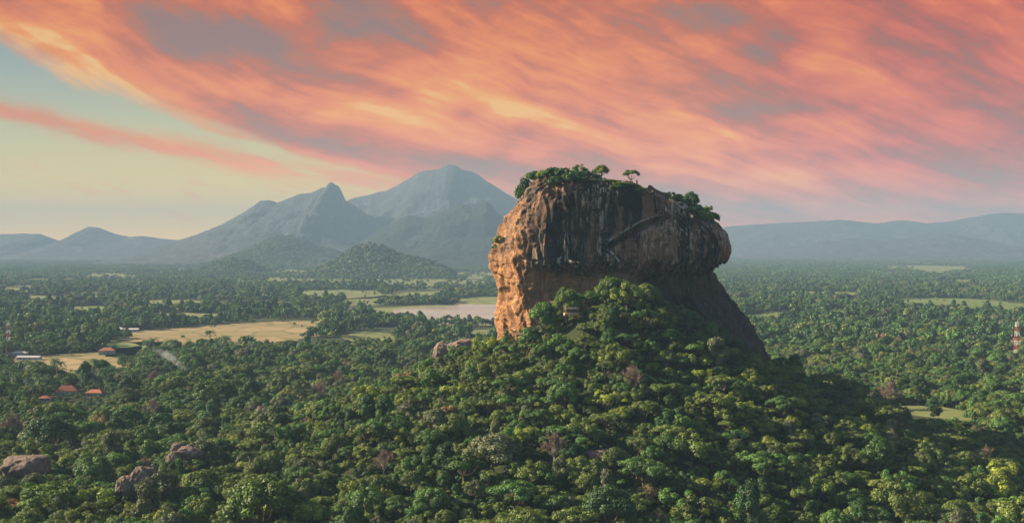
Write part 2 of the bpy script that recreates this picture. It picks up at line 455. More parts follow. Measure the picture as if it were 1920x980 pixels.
M['granite'] = boulder_material()

def ground_material():
    m, N = material('forest floor')
    p = objco(N)
    a = N.noise(p, 0.004, 6, 0.6); b = N.noise(p, 0.06, 5, 0.65); c = N.noise(N.mapping(p, (0.0016, 0.0042, 1.0)), 1.0, 5, 0.62)
    col = N.ramp(b, [(0.3, c4(0.014, 0.020, 0.008)), (0.5, c4(0.026, 0.036, 0.013)), (0.72, c4(0.052, 0.060, 0.022))])
    col = N.mix(N.mul(N.step(a, 0.52, 0.68), 0.6), col, c4(0.120, 0.112, 0.050))
    far = N.step(N.sep(p)[1], 1500.0, 3600.0)
    col = N.mix(N.mul(N.mul(N.step(c, 0.47, 0.58), far), 0.85), col, N.mix(a, c4(0.085, 0.105, 0.036), c4(0.15, 0.140, 0.065)))
    finish(N, col, 0.95, 0.1, b, 2.0, 0.6)
    return m
M['ground'] = ground_material()
def field_material(name, a, b, c, scale=0.02):
    m, N = material(name)
    p = objco(N)
    n1 = N.noise(N.mapping(p, (scale, scale * 2.2, 1)), 1.0, 6, 0.62); n2 = N.noise(p, 0.35, 4, 0.6)
    vo = N.new('ShaderNodeTexVoronoi'); N.put(vo.inputs['Vector'], N.mapping(p, (scale * 0.8, scale * 0.55, 0))); vo.inputs['Scale'].default_value = 1.0
    ve = N.new('ShaderNodeTexVoronoi', feature='DISTANCE_TO_EDGE'); N.put(ve.inputs['Vector'], N.mapping(p, (scale * 0.8, scale * 0.55, 0))); ve.inputs['Scale'].default_value = 1.0
    plot = N.sep(vo.outputs['Color'])[0]
    col = N.ramp(N.add(N.add(N.mul(n1, 0.6), N.mul(n2, 0.25)), N.mul(plot, 0.15)), [(0.30, c4(*a)), (0.5, c4(*b)), (0.68, c4(*c))])
    bund = N.mul(N.step(ve.outputs['Distance'], 0.07, 0.02), 0.55)
    col = N.mix(bund, col, c4(0.07, 0.085, 0.03))
    finish(N, col, 0.95, 0.1, n2, 0.3, 0.6)
    return m
M['stubble'] = field_material('dry stubble', (0.12, 0.115, 0.045), (0.215, 0.160, 0.080), (0.29, 0.21, 0.115))
M['meadow'] = field_material('meadow grass', (0.075, 0.105, 0.032), (0.135, 0.150, 0.055), (0.20, 0.185, 0.085))
M['paddy'] = field_material('green paddy', (0.055, 0.105, 0.03), (0.105, 0.150, 0.042), (0.18, 0.18, 0.06))
M['earth'] = field_material('bare earth', (0.24, 0.16, 0.10), (0.36, 0.25, 0.16), (0.44, 0.32, 0.22), 0.05)
def water_material():
    m, N = material('still silty water')
    p = objco(N)
    n = N.noise(N.mapping(p, (0.02, 0.10, 1)), 1.0, 4, 0.6)
    k = N.noise(N.mapping(p, (0.004, 0.012, 1)), 1.0, 4, 0.6)
    finish(N, N.mix(N.step(k, 0.4, 0.65), c4(0.30, 0.262, 0.228), c4(0.42, 0.37, 0.33)), 0.16, 0.5, n, 0.05, 0.25)  # pale pinkish reflection of the sky put into the base colour
    return m
M['water'] = water_material()
def hill_material(name, leaf, leaf2, stone, stone_amount, scale):
    m, N = material(name)
    p = objco(N)
    a = N.noise(p, scale, 7, 0.68); b = N.noise(p, scale * 7, 5, 0.65); s = N.noise(N.mapping(p, (scale * 1.6, scale * 1.6, scale * 0.7)), 1.0, 6, 0.62, 0.6)
    col = N.mix(N.step(N.add(N.mul(a, 0.4), N.mul(b, 0.6)), 0.36, 0.64), c4(*leaf), c4(*leaf2))
    col = N.mix(N.step(s, 0.66 - stone_amount, 0.72 - stone_amount), col, c4(*stone))
    finish(N, col, 0.95, 0.1, N.add(a, N.mul(b, 0.5)), 40.0, 1.0)
    return m
M['massif'] = hill_material('massif', (0.034, 0.038, 0.040), (0.052, 0.055, 0.054), (0.105, 0.095, 0.092), 0.07, 0.0032)
M['wooded hill'] = hill_material('wooded hill', (0.012, 0.028, 0.012), (0.062, 0.085, 0.032), (0.26, 0.23, 0.17), 0.0, 0.006)
M['far wooded hill'] = hill_material('far wooded hill', (0.006, 0.014, 0.009), (0.024, 0.034, 0.018), (0.09, 0.085, 0.07), -0.02, 0.004)

# ------------------------------------------------------------------ the land
def jungle_hill(x, y):
    """the wooded cone round the great rock"""
    dx, dy = x - 66.0, y - 728.0
    a = np.where(dx < 0, 245.0, 198.0); b = np.where(dy < 0, 238.0, 190.0)
    wob = 1.0 + 0.10 * pnoise(x * 0.009, y * 0.009, 3.3)
    r = np.sqrt((dx / a) ** 2 + (dy / b) ** 2) * wob
    q = 1.0 - r
    g = 0.5 * (q + np.sqrt(q * q + 0.012))
    h = 92.0 * g + 21.0 * np.exp(-((x - 62) / 40.0) ** 2 - ((y - 690) / 36.0) ** 2)
    return 97.0 - 0.5 * ((97.0 - h) + np.sqrt((97.0 - h) ** 2 + 30.0))
def land(x, y):
    x, y = np.asarray(x, float), np.asarray(y, float)
    h = jungle_hill(x, y)
    r = np.hypot(x - 65, y - 730)
    h = h * smooth(r, 420, 300)
    roll = 2.6 * fbm(x * 0.006, y * 0.006, 0.5, 3)
    h = h + np.abs(roll) * smooth(y, 900, 720) * smooth(y, 60, 300)
    h = h + 7.0 * np.exp(-(((x + 45) / 60) ** 2 + ((y - 1010) / 55) ** 2))          # knoll under the twin boulders behind the hill
    return h

HILLS = {}
def ridge_hill(name, pts, D, front, back, seed, rough=0.16, nx=260, ny=120, fall=1.25):
    """a hill whose crest follows pts (photo positions of the skyline) at distance D; real depth before and behind the crest"""
    xs = np.array([(p[0] - 960) / F * D for p in pts]); hs = np.array([max(0.0, CAM_H - (p[1] - HOR) / F * D) for p in pts])
    def height(x, y):
        y0 = D + 0.05 * D * pnoise(x / (0.10 * D), seed * 3.7, 0.2) * 0.15
        t = (y - y0) / np.where(y < y0, front, back)
        hx = np.interp(x, xs, hs, left=0, right=0)
        hb = hx + 0.012 * hs.max() * fbm(x * 6.0 / (0.1 * D), seed * 1.0, 0.5, 4) * smooth(hx, 0, hs.max() * 0.2)
        k = np.clip(1 - np.abs(t), 0, 1) ** fall
        nz = fbm(x * 5.5 / front, y * 5.5 / front, seed * 2.3, 6, 0.55)
        rid = 1 - np.abs(pnoise(x * 4.5 / front + 0.3 * nz, y * 2.2 / front, seed * 5.1)) * 2
        h = hb * k * (1 + (rough * nz + rough * 0.9 * (rid - 0.5)) * np.clip(np.abs(t) * 2.2, 0, 1))
        return np.where((np.abs(t) < 1) & (hx > 0.1), h, 0.0)
    gx = np.linspace(xs[0], xs[-1], nx); gy = np.linspace(D * 0.98 - front, D * 1.02 + back, ny)
    X, Y = np.meshgrid(gx, gy)
    Z = height(X, Y) - 3.0
    v = np.stack([X.ravel(), Y.ravel(), Z.ravel()], 1)
    i = np.arange(ny - 1)[:, None] * nx + np.arange(nx - 1)[None]
    f = np.stack([i, i + 1, i + nx + 1, i + nx], -1).reshape(-1, 4)
    HILLS[name] = (height, xs, hs, D, front, back)
    return v, f

def build_ground():
    def axis(parts):
        out = []
        for a, b, n in parts: out += list(np.linspace(a, b, n, endpoint=False))
        return np.array(out + [parts[-1][1]])
    gx = axis([(-26000, -6000, 8), (-6000, -1200, 24), (-1200, -450, 50), (-450, 520, 195), (520, 1300, 52), (1300, 6000, 24), (6000, 26000, 8)])
    gy = axis([(-3000, 200, 8), (200, 380, 20), (380, 1150, 154), (1150, 2200, 42), (2200, 8000, 40), (8000, 24000, 10)])
    X, Y = np.meshgrid(gx, gy)
    v = np.stack([X.ravel(), Y.ravel(), land(X, Y).ravel()], 1)
    nx, ny = len(gx), len(gy)
    i = np.arange(ny - 1)[:, None] * nx + np.arange(nx - 1)[None]
    f = np.stack([i, i + 1, i + nx + 1, i + nx], -1).reshape(-1, 4)
    o = link('ground', mesh_of('ground', v, f, [M['ground']], True)); tag(o, kind='structure')
    return o
ground = build_ground()

mountains = [
    # name, label, material, skyline, distance, front, back, seed, roughness
    ('mountain', 'massif', [(300, 482), (340, 452), (380, 436), (430, 414), (455, 398), (478, 384), (490, 375), (505, 374), (522, 379), (540, 371), (560, 364), (585, 360), (605, 351), (613, 350), (618, 342), (624, 340), (630, 345), (636, 346), (640, 353), (645, 366), (650, 375), (672, 390), (705, 410), (750, 440), (800, 470), (830, 490)], 10400, 2600, 2400, 1, 0.20),
    ('mountain', 'massif', [(520, 488), (560, 440), (600, 408), (652, 375), (680, 367), (705, 357), (722, 355), (745, 344), (770, 332), (786, 322), (800, 318), (820, 316), (832, 310), (842, 308), (856, 309), (866, 317), (880, 320), (896, 326), (912, 339), (930, 350), (950, 362), (972, 376), (1000, 392), (1060, 415), (1140, 440), (1230, 470), (1290, 490)], 11600, 3000, 2600, 2, 0.20),
    ('mountain', 'far wooded hill', [(560, 506), (620, 486), (660, 464), (690, 444), (715, 428), (735, 418), (752, 408), (766, 403), (782, 404), (798, 406), (815, 401), (832, 393), (850, 386), (868, 382), (885, 384), (900, 380), (912, 377), (922, 384), (932, 398), (945, 410), (965, 424), (1000, 440), (1060, 462), (1130, 485), (1180, 506)], 8700, 1700, 1700, 3, 0.22),
    ('wooded_hill', 'wooded hill', [(575, 512), (600, 502), (625, 490), (645, 480), (660, 466), (675, 460), (695, 458), (712, 460), (730, 468), (748, 477), (770, 482), (790, 486), (812, 492), (830, 500), (850, 512)], 5300, 560, 650, 4, 0.2),
    ('wooded_hill', 'wooded hill', [(360, 512), (400, 494), (440, 478), (470, 468), (490, 456), (510, 446), (528, 442), (548, 443), (570, 449), (592, 460), (615, 466), (640, 474), (680, 480), (740, 495), (780, 510)], 7800, 1000, 1100, 5, 0.22),
    ('wooded_hill', 'wooded hill', [(370, 512), (395, 498), (420, 487), (440, 483), (460, 487), (480, 496), (500, 512)], 5900, 400, 500, 6, 0.2),
    ('mountain', 'massif', [(-200, 440), (-100, 436), (0, 438), (40, 437), (75, 437), (92, 443), (108, 453), (118, 456), (135, 445), (152, 432), (168, 424), (184, 425), (200, 431), (220, 438), (245, 443), (270, 441), (300, 446), (335, 449), (372, 441), (410, 432), (440, 430), (462, 436), (490, 446), (530, 462), (580, 488)], 12400, 2000, 2200, 7, 0.14),
    ('mountain', 'massif', [(1280, 450), (1330, 432), (1370, 423), (1430, 420), (1480, 416), (1530, 414), (1570, 411), (1600, 413), (1640, 418), (1670, 414), (1700, 412), (1735, 418), (1775, 415), (1810, 408), (1850, 401), (1890, 399), (1940, 398), (2000, 404), (2080, 420)], 14800, 2500, 2500, 8, 0.14),
    ('mountain', 'massif', [(1380, 482), (1440, 470), (1490, 461), (1540, 452), (1580, 447), (1610, 446), (1650, 450), (1690, 446), (1730, 440), (1760, 436), (1790, 438), (1830, 446), (1880, 456), (1930, 464), (2000, 476)], 12000, 1800, 1800, 9, 0.14),
]
for nm, mt, pts, D, fr, bk, sd, ro in mountains:
    v, f = ridge_hill(nm + str(sd), pts, D, fr, bk, sd, ro, nx=420 if D > 8000 else 300, ny=140)
    tag(link(nm, mesh_of(nm, v, f, [M[mt]], True)), kind='structure')

# ------------------------------------------------------------------ fields, clearings and the lake: outlines on the plain
FIELDS = []
def on_plain(pts, near_top=0.0):
    return [((px - 960) / F * depth_of(py), depth_of(py)) for px, py in pts]
def sheet(name, far, near, mat, level, near_top=13.0, ragged=0.06, seed=0, keep=True):
    """a level sheet; far = its visible far edge (left to right), near = the treetops that hide its near edge (left to right)"""
    a = [((px - 960) / F * depth_of(py), depth_of(py)) for px, py in far]
    b = [((px - 960) / F * depth_of(py, near_top), depth_of(py, near_top)) for px, py in near]
    ring = a + b[::-1]
    out = []
    for i in range(len(ring)):
        p, q = ring[i], ring[(i + 1) % len(ring)]
        for k in range(10):
            t = k / 10
            out.append((p[0] + (q[0] - p[0]) * t, p[1] + (q[1] - p[1]) * t))
    out = np.array(out)
    c = out.mean(0); size = np.sqrt(np.abs(np.ptp(out[:, 0]) * np.ptp(out[:, 1])))
    out[:, 0] += ragged * size * 0.5 * fbm(out[:, 0] * 5 / size, out[:, 1] * 5 / size, seed + 0.5, 3)
    out[:, 1] += ragged * size * fbm(out[:, 0] * 5 / size, out[:, 1] * 5 / size, seed + 9.5, 3)
    me = bpy.data.meshes.new(name)
    bm = bmesh.new()
    vs = [bm.verts.new((p[0], p[1], float(level))) for p in out]
    fc = bm.faces.new(vs)
    bmesh.ops.triangulate(bm, faces=[fc]); bmesh.ops.recalc_face_normals(bm, faces=bm.faces)
    for f_ in bm.faces:
        if f_.normal.z < 0: f_.normal_flip()
    bm.to_mesh(me); bm.free()
    me.materials.append(M[mat])
    o = link(name, me); tag(o, kind='structure')
    if keep: FIELDS.append([tuple(p) for p in out])
    return o
sheet('lake', [(735, 581), (770, 577), (830, 574), (858, 573), (872, 570), (960, 571), (1010, 570)], [(735, 586), (775, 589), (800, 594), (830, 599), (870, 600), (930, 597), (1010, 595)], 'water', 0.30, 9.0, 0.05, 1)
sheet('lake_shore', [(700, 579), (770, 574), (850, 571), (856, 560), (900, 556), (960, 557), (1020, 558)], [(700, 588), (775, 592), (830, 602), (930, 600), (1020, 598)], 'meadow', 0.15, 9.0, 0.05, 2)
sheet('field', [(240, 621), (300, 616), (400, 609), (480, 604), (540, 602), (600, 603)], [(246, 632), (300, 639), (370, 637), (430, 640), (520, 631), (600, 611)], 'stubble', 0.15, 12.0, 0.09, 3)
sheet('field', [(30, 672), (90, 667), (180, 660), (200, 655), (260, 648)], [(40, 684), (110, 684), (150, 692), (225, 679), (265, 660)], 'stubble', 0.15, 12.0, 0.05, 4)
sheet('field', [(200, 644), (260, 640), (310, 640)], [(200, 652), (260, 656), (310, 650)], 'paddy', 0.15, 10.0, 0.05, 5)
sheet('field', [(1636, 762), (1680, 757), (1760, 762), (1830, 774)], [(1636, 780), (1700, 790), (1760, 794), (1830, 790)], 'meadow', 0.35, 12.0, 0.05, 6)
sheet('field', [(1690, 562), (1760, 559), (1850, 561), (1890, 567), (1960, 570)], [(1690, 570), (1760, 572), (1830, 576), (1890, 582), (1960, 588)], 'paddy', 0.15, 12.0, 0.05, 7)
sheet('field', [(1395, 590), (1440, 585), (1490, 584)], [(1395, 596), (1440, 594), (1490, 590)], 'paddy', 0.15, 10.0, 0.06, 8)
sheet('field', [(1540, 582), (1570, 581), (1590, 582)], [(1540, 587), (1570, 588), (1590, 586)], 'paddy', 0.15, 10.0, 0.06, 9)
sheet('field', [(1640, 499), (1700, 497), (1760, 498), (1830, 500)], [(1640, 503), (1700, 506), (1770, 509), (1830, 504)], 'meadow', 0.15, 10.0, 0.05, 10)
sheet('field', [(1750, 525), (1800, 523), (1840, 526)], [(1750, 528), (1800, 532), (1840, 530)], 'meadow', 0.15, 10.0, 0.05, 11)
sheet('field', [(330, 504), (420, 502), (520, 505), (640, 508), (760, 508), (880, 510), (960, 510)], [(330, 509), (420, 511), (520, 512), (640, 516), (760, 518), (880, 517), (960, 518)], 'meadow', 0.15, 9.0, 0.12, 12)
sheet('field', [(480, 521), (560, 520), (680, 521), (800, 523), (920, 526)], [(480, 526), (560, 527), (680, 530), (800, 533), (920, 532)], 'meadow', 0.15, 9.0, 0.12, 13)
sheet('field', [(240, 564), (300, 562), (360, 564), (440, 565), (560, 566)], [(240, 568), (300, 572), (360, 572), (440, 571), (560, 570)], 'meadow', 0.15, 11.0, 0.10, 14)
sheet('field', [(160, 513), (210, 512), (275, 514)], [(160, 516), (210, 519), (275, 518)], 'meadow', 0.15, 9.0, 0.03, 15)
sheet('field', [(640, 560), (700, 556), (760, 548), (830, 545)], [(640, 564), (700, 563), (760, 556), (830, 551)], 'meadow', 0.15, 10.0, 0.03, 16)
sheet('field', [(0, 541), (30, 539), (60, 541)], [(0, 545), (30, 546), (60, 545)], 'paddy', 0.15, 10.0, 0.03, 17)
sheet('field', [(880, 620), (900, 618), (935, 618)], [(880, 623), (900, 626), (935, 625)], 'meadow', 0.15, 10.0, 0.05, 18)
sheet('field', [(125, 576), (160, 573), (200, 575)], [(125, 580), (160, 583), (200, 581)], 'paddy', 0.15, 11.0, 0.10, 19)
sheet('field', [(410, 566), (450, 564), (490, 566)], [(410, 571), (450, 573), (490, 571)], 'meadow', 0.15, 11.0, 0.10, 20)
sheet('field', [(560, 546), (640, 543), (720, 546)], [(560, 550), (640, 553), (720, 551)], 'meadow', 0.15, 11.0, 0.12, 21)
sheet('field', [(640, 626), (690, 622), (740, 626)], [(640, 630), (690, 632), (740, 630)], 'meadow', 0.15, 10.0, 0.12, 22)
sheet('field', [(300, 588), (350, 586), (420, 588)], [(300, 591), (350, 593), (420, 592)], 'meadow', 0.15, 11.0, 0.12, 23)
sheet('field', [(1470, 548), (1540, 546), (1610, 548)], [(1470, 551), (1540, 552), (1610, 551)], 'paddy', 0.15, 11.0, 0.12, 24)
sheet('field', [(20, 556), (60, 553), (110, 556)], [(20, 560), (60, 562), (110, 560)], 'meadow', 0.15, 11.0, 0.12, 25)

# ------------------------------------------------------------------ the great rock
ROCK_D = 750.0
def rock_xz(px, py): return (px - 960) / 3.0, CAM_H - (py - HOR) / 3.0
# each row: height in the photo, then stations round the rock as (photo x, depth in metres); the first is the western silhouette
ROWS = [
    (334, [(1008, 14), (1012, 0), (1020, -12), (1042, -20), (1075, -20), (1110, -12), (1120, 0), (1124, 16), (1120, 34), (1070, 46), (1022, 36)]),
    (340, [(1000, 16), (1002, 2), (1010, -16), (1036, -27), (1075, -28), (1130, -24), (1160, -14), (1172, 4), (1164, 36), (1080, 56), (1012, 44)]),
    (350, [(989, 20), (992, 4), (1002, -18), (1034, -32), (1080, -34), (1140, -31), (1196, -22), (1214, 4), (1204, 42), (1090, 66), (1000, 50)]),
    (364, [(977, 22), (980, 4), (994, -20), (1034, -36), (1084, -37), (1150, -35), (1222, -28), (1246, 4), (1236, 50), (1100, 74), (985, 54)]),
    (382, [(965, 24), (969, 4), (986, -22), (1036, -38), (1088, -39), (1160, -37), (1258, -32), (1292, 4), (1276, 58), (1110, 80), (972, 58)]),
    (400, [(953, 25), (958, 4), (980, -23), (1040, -39), (1090, -38), (1165, -36), (1295, -34), (1338, 4), (1318, 62), (1120, 84), (960, 60)]),
    (420, [(943, 26), (948, 4), (972, -24), (1043, -40), (1092, -37), (1168, -36), (1318, -40), (1355, 4), (1338, 64), (1130, 86), (950, 62)]),
    (445, [(930, 27), (936, 4), (964, -25), (1048, -41), (1094, -38), (1170, -39), (1332, -45), (1363, 4), (1345, 64), (1130, 86), (938, 63)]),
    (470, [(917, 28), (922, 4), (956, -25), (1050, -42), (1098, -39), (1172, -41), (1336, -47), (1365, 4), (1347, 62), (1130, 85), (926, 63)]),
    (488, [(912, 28), (916, 4), (950, -26), (1052, -42), (1100, -39), (1172, -40), (1330, -45), (1361, 4), (1342, 60), (1130, 84), (920, 62)]),
    (498, [(913, 28), (917, 4), (950, -26), (1056, -39), (1100, -35), (1170, -37), (1318, -38), (1352, 4), (1334, 58), (1130, 82), (920, 62)]),
    (507, [(915, 28), (919, 4), (952, -28), (1064, -33), (1105, -29), (1168, -31), (1300, -24), (1345, 4), (1328, 56), (1130, 80), (921, 60)]),
    (522, [(921, 28), (925, 4), (958, -29), (1072, -32), (1110, -29), (1168, -28), (1296, -19), (1355, 4), (1336, 56), (1130, 80), (925, 60)]),
    (545, [(926, 28), (930, 4), (964, -30), (1080, -33), (1115, -30), (1170, -27), (1302, -20), (1372, 4), (1352, 58), (1130, 80), (929, 58)]),
    (575, [(929, 28), (933, 4), (968, -30), (1084, -34), (1120, -31), (1176, -28), (1322, -26), (1394, 2), (1374, 58), (1130, 80), (932, 58)]),
    (605, [(932, 28), (936, 4), (970, -30), (1086, -35), (1124, -33), (1186, -30), (1345, -32), (1411, 0), (1390, 58), (1130, 80), (936, 58)]),
    (640, [(936, 28), (942, 4), (974, -29), (1088, -36), (1128, -35), (1200, -34), (1370, -38), (1431, -2), (1408, 58), (1130, 80), (942, 58)]),
    (680, [(942, 28), (950, 4), (980, -28), (1090, -37), (1130, -37), (1220, -38), (1392, -44), (1454, -4), (1428, 58), (1130, 80), (950, 58)]),
    (760, [(950, 28), (960, 4), (990, -28), (1090, -38), (1130, -40), (1240, -42), (1420, -50), (1470, -6), (1440, 58), (1130, 80), (960, 58)]),
]
def build_rock():
    NV, NU = 330, 560
    pys = np.array([r[0] for r in ROWS], float)
    st = np.array([[rock_xz(px, r[0])[0:1] + (dep,) for px, dep in r[1]] for r in ROWS])      # rows x stations x (x, depth)
    # smooth interpolation between rows
    vv = np.linspace(pys[0], pys[-1], NV)
    S = np.empty((NV, st.shape[1], 2))
    for k in range(st.shape[1]):
        for c in range(2):
            S[:, k, c] = np.interp(vv, pys, st[:, k, c])
    ker = np.exp(-0.5 * (np.arange(-6, 7) / 2.0) ** 2); ker /= ker.sum()
    Sp = np.pad(S, ((6, 6), (0, 0), (0, 0)), mode='edge')
    S = sum(ker[i] * Sp[i:i + NV] for i in range(13))
    # round each section: dense closed polygon, then circular smoothing
    n = S.shape[1]
    # more samples on the side that faces the viewpoint
    w = np.array([1.0, 1.5, 2.2, 2.4, 2.4, 2.8, 2.2, 1.1, 0.5, 0.5, 0.5]); cum = np.concatenate([[0], np.cumsum(w)])
    u = np.linspace(0, cum[-1], NU, endpoint=False)
    idx = np.clip(np.searchsorted(cum, u, side='right') - 1, 0, n - 1)
    t = ((u - cum[idx]) / w[idx])[None, :, None]
    P = S[:, idx] * (1 - t) + S[:, (idx + 1) % n] * t
    kk = 24; g = np.exp(-0.5 * (np.arange(-kk, kk + 1) / 9.0) ** 2); g /= g.sum()
    Pp = np.concatenate([P[:, -kk:], P, P[:, :kk]], 1)
    P = sum(g[i] * Pp[:, i:i + NU] for i in range(2 * kk + 1))
    X, Yd = P[..., 0], P[..., 1].copy()
    # ledges and overhangs rise and fall along the wall
    ang = np.arange(NU) / NU * 40.0
    step_rows = (vv[1] - vv[0])
    for j in range(NU):
        off = (10.0 * pnoise(ang[j] * 0.9, 0.3, 0.7) + 7.0 * pnoise(ang[j] * 2.3, 4.3, 0.7)) * smooth(vv, 345, 400) * smooth(vv, 640, 560)
        Yd[:, j] = np.interp(vv + off, vv, P[:, j, 1])
    Z = np.repeat((CAM_H - (vv - HOR) / 3.0)[:, None], NU, 1)
    V = np.stack([X, Yd + ROCK_D, Z], -1)
    def normals(V):
        du = np.roll(V, -1, 1) - np.roll(V, 1, 1)
        dv = np.gradient(V, axis=0)
        nn = np.cross(dv, du); nn /= np.linalg.norm(nn, axis=-1, keepdims=True) + 1e-9
        # make them point outwards
        c = V.mean(1, keepdims=True)
        s = np.sign(((V - c)[..., :2] * nn[..., :2]).sum(-1, keepdims=True)); return nn * np.where(s == 0, 1, s)
    Nn = normals(V)
    x, y, z = V[..., 0], V[..., 1], V[..., 2]
    west = smooth(x, 34, 2)                     # the sunlit western end
    low = smooth(z, 122, 108)
    d = 2.9 * fbm(x * 0.028, y * 0.028, z * 0.026, 3) + 2.0 * fbm(x * 0.05, y * 0.05, z * 0.006, 2)
    wx = x + 4 * pnoise(x * 0.03, y * 0.03, z * 0.03); wy = y + 4 * pnoise(x * 0.03 + 7, y * 0.03, z * 0.03)
    flute = fbm(wx * 0.10, wy * 0.10, z * 0.005, 4, 0.48)                                       # rain flutes on the wall
    d += (1 - 0.75 * low) * (1 - 0.4 * west) * (0.85 * flute - 0.7 * np.clip(1 - np.abs(flute) * 6, 0, 1) * 0.6)
    bed = fbm(x * 0.018, y * 0.018, z * 0.26 + 0.9 * pnoise(x * 0.03, y * 0.03, 4.4), 3)
    blk = fbm(x * 0.034 + 3, y * 0.034, z * 0.011, 3, 0.45) * 3.6
    fr = blk - np.floor(blk)
    d += (1 - 0.4 * low) * 1.9 * (np.floor(blk) + smooth(fr, 0.40, 0.56) - blk * 0.55)
    d += (0.30 + 0.8 * low) * 0.8 * (1 - 0.75 * west) * bed
    knob = 1 - np.abs(fbm(x * 0.040 + 0.8 * pnoise(x * .02, y * .02, z * .02), y * 0.040 - z * 0.012, z * 0.030, 4, 0.5)) * 1.7      # scoops and rims of the west end
    d += west * (3.0 * (knob - 0.55) + 3.4 * fbm(x * 0.022 + 2, y * 0.022, z * 0.020, 2))
    cre = fbm(x * 0.045 + 0.02 * z, y * 0.045, z * 0.028, 4, 0.55)
    d -= (0.35 + 0.65 * west) * 1.1 * np.exp(-(cre / 0.07) ** 2)
    stp = fbm(x * 0.03 + 9, y * 0.03, z * 0.05, 2) * 5.0
    d += west * 1.3 * (np.floor(stp) + smooth(stp - np.floor(stp), 0.35, 0.65) - stp) * 0.55
    d += 0.34 * fbm(x * 0.22, y * 0.22, z * 0.12, 3, 0.55) + 0.14 * fbm(x * 0.7, y * 0.7, z * 0.5, 2)
    # ledges, clefts and the climbing ramp, traced on the wall facing the viewpoint
    face = smooth(-Nn[..., 1], 0.05, 0.5)
    qx = x * 3.0 * 750.0 / np.maximum(y, 1) + 960; qy = HOR + (CAM_H - z) * 2250.0 / y
    def carve(pts, width, depth, soft=1.0, wob=2.0):
        nonlocal d
        best = np.full(qx.shape, 1e9)
        ox = wob * pnoise(qx * 0.06, qy * 0.06, 1.1); oy = wob * pnoise(qx * 0.06, qy * 0.06, 6.1)
        for (x1, y1), (x2, y2) in zip(pts[:-1], pts[1:]):
            L2 = (x2 - x1) ** 2 + (y2 - y1) ** 2
            tt = np.clip(((qx + ox - x1) * (x2 - x1) + (qy + oy - y1) * (y2 - y1)) / L2, 0, 1)
            best = np.minimum(best, np.hypot(qx + ox - x1 - tt * (x2 - x1), qy + oy - y1 - tt * (y2 - y1)))
        d = d - depth * face * np.exp(-(best / width) ** 2)
    carve([(1030, 352), (1036, 372), (1050, 392), (1052, 420), (1050, 455), (1052, 482)], 8, 8.5)       # the dark cleft
    carve([(1066, 350), (1072, 380), (1068, 430), (1072, 480)], 4.5, 3.6)
    carve([(1108, 352), (1112, 390), (1118, 430), (1112, 470)], 5, 3.6)
    carve([(1150, 360), (1148, 390), (1140, 430)], 4, 2.0)
    carve([(974, 483), (1000, 492), (1040, 487), (1085, 494), (1110, 499), (1145, 503)], 2.4, 1.6, wob=6)   # the long ledge shadow
    #carve([(1020, 512), (1060, 500), (1100, 509), (1140, 512)], 2.6, 1.6, wob=3)
    carve([(1034, 535), (1050, 526), (1070, 534), (1090, 540)], 3.0, 1.6, wob=4)
    #carve([(962, 470), (976, 478), (990, 486)], 7, 5.0)
    carve([(940, 520), (952, 545), (958, 560)], 8, 3.0)
    carve([(966, 575), (975, 600), (980, 622)], 12, 3.0)
    carve([(930, 470), (926, 500), (924, 520)], 4, 3.2)
    carve([(1130, 466), (1160, 448), (1200, 424), (1225, 412), (1250, 405)], 4.2, 5.0, wob=1)              # underside of the ramp
    carve([(1130, 456), (1160, 436), (1195, 414), (1225, 402), (1250, 397)], 3.4, -2.8, wob=1)             # ramp shoulder
    carve([(1250, 366), (1249, 385), (1250, 402)], 2.4, 2.6, wob=0.5)                                        # stair chute
    carve([(1134, 462), (1150, 476), (1164, 492), (1168, 512)], 6, 3.0)
    carve([(1276, 395), (1300, 420), (1312, 455), (1308, 485)], 4, 2.0)
    carve([(1318, 400), (1332, 430), (1336, 470)], 3.5, 2.0)
    carve([(1244, 420), (1262, 446), (1268, 485)], 4, 1.6)
    carve([(1190, 440), (1186, 470), (1188, 500)], 3.5, 1.6)
    carve([(1215, 432), (1216, 465), (1214, 500)], 3.0, 1.4)
    carve([(1350, 512), (1362, 545), (1378, 580), (1396, 620)], 3.0, 1.6)
    carve([(1300, 500), (1318, 520), (1330, 548)], 3.0, 1.2)
    d = d - 1.0 - 3.0 * smooth(x, 85, 125) * smooth(z, 108, 120)
    taper = smooth(vv, pys[-1], pys[-1] - 40)[:, None]
    V = V + Nn * (d * taper)[..., None]
    rows = [V]
    # the summit: rings drawn in towards the middle, with a low swell
    top = V[0]; c = top.mean(0)
    caps = []
    for k, s in enumerate((0.93, 0.82, 0.66, 0.48, 0.30, 0.12)):
        ring = c + (top - c) * s
        ring[:, 2] = top[:, 2] * s + c[2] * (1 - s) + 1.2 * (1 - s) + 0.5 * fbm(ring[:, 0] * 0.1, ring[:, 1] * 0.1, 0.3, 3)
        caps.append(ring)
    A = np.concatenate([np.stack(caps[::-1]), V], 0)
    verts = A.reshape(-1, 3)
    nr = A.shape[0]
    i = np.arange(nr - 1)[:, None] * NU; j = np.arange(NU)[None]
    f = np.stack([i + j, i + NU + j, i + NU + (j + 1) % NU, i + (j + 1) % NU], -1).reshape(-1, 4)
    faces = f.tolist() + [list(range(NU))]
    return verts, faces
rv, rf = build_rock()
rock_root = tag(link('rock_monolith', mesh_of('rock_monolith', rv, rf, [M['gneiss']], True)), 'huge flat-topped brown rock with dark rain streaks rising from the jungle hill', 'rock')
bmr = bmesh.new(); bmr.from_mesh(rock_root.data); bmesh.ops.recalc_face_normals(bmr, faces=bmr.faces); bmr.to_mesh(rock_root.data); bmr.free()
rock_root.data.polygons.foreach_set('use_smooth', np.ones(len(rock_root.data.polygons), dtype=bool))
ROCK = BVHTree.FromPolygons([tuple(v) for v in rv], rf)
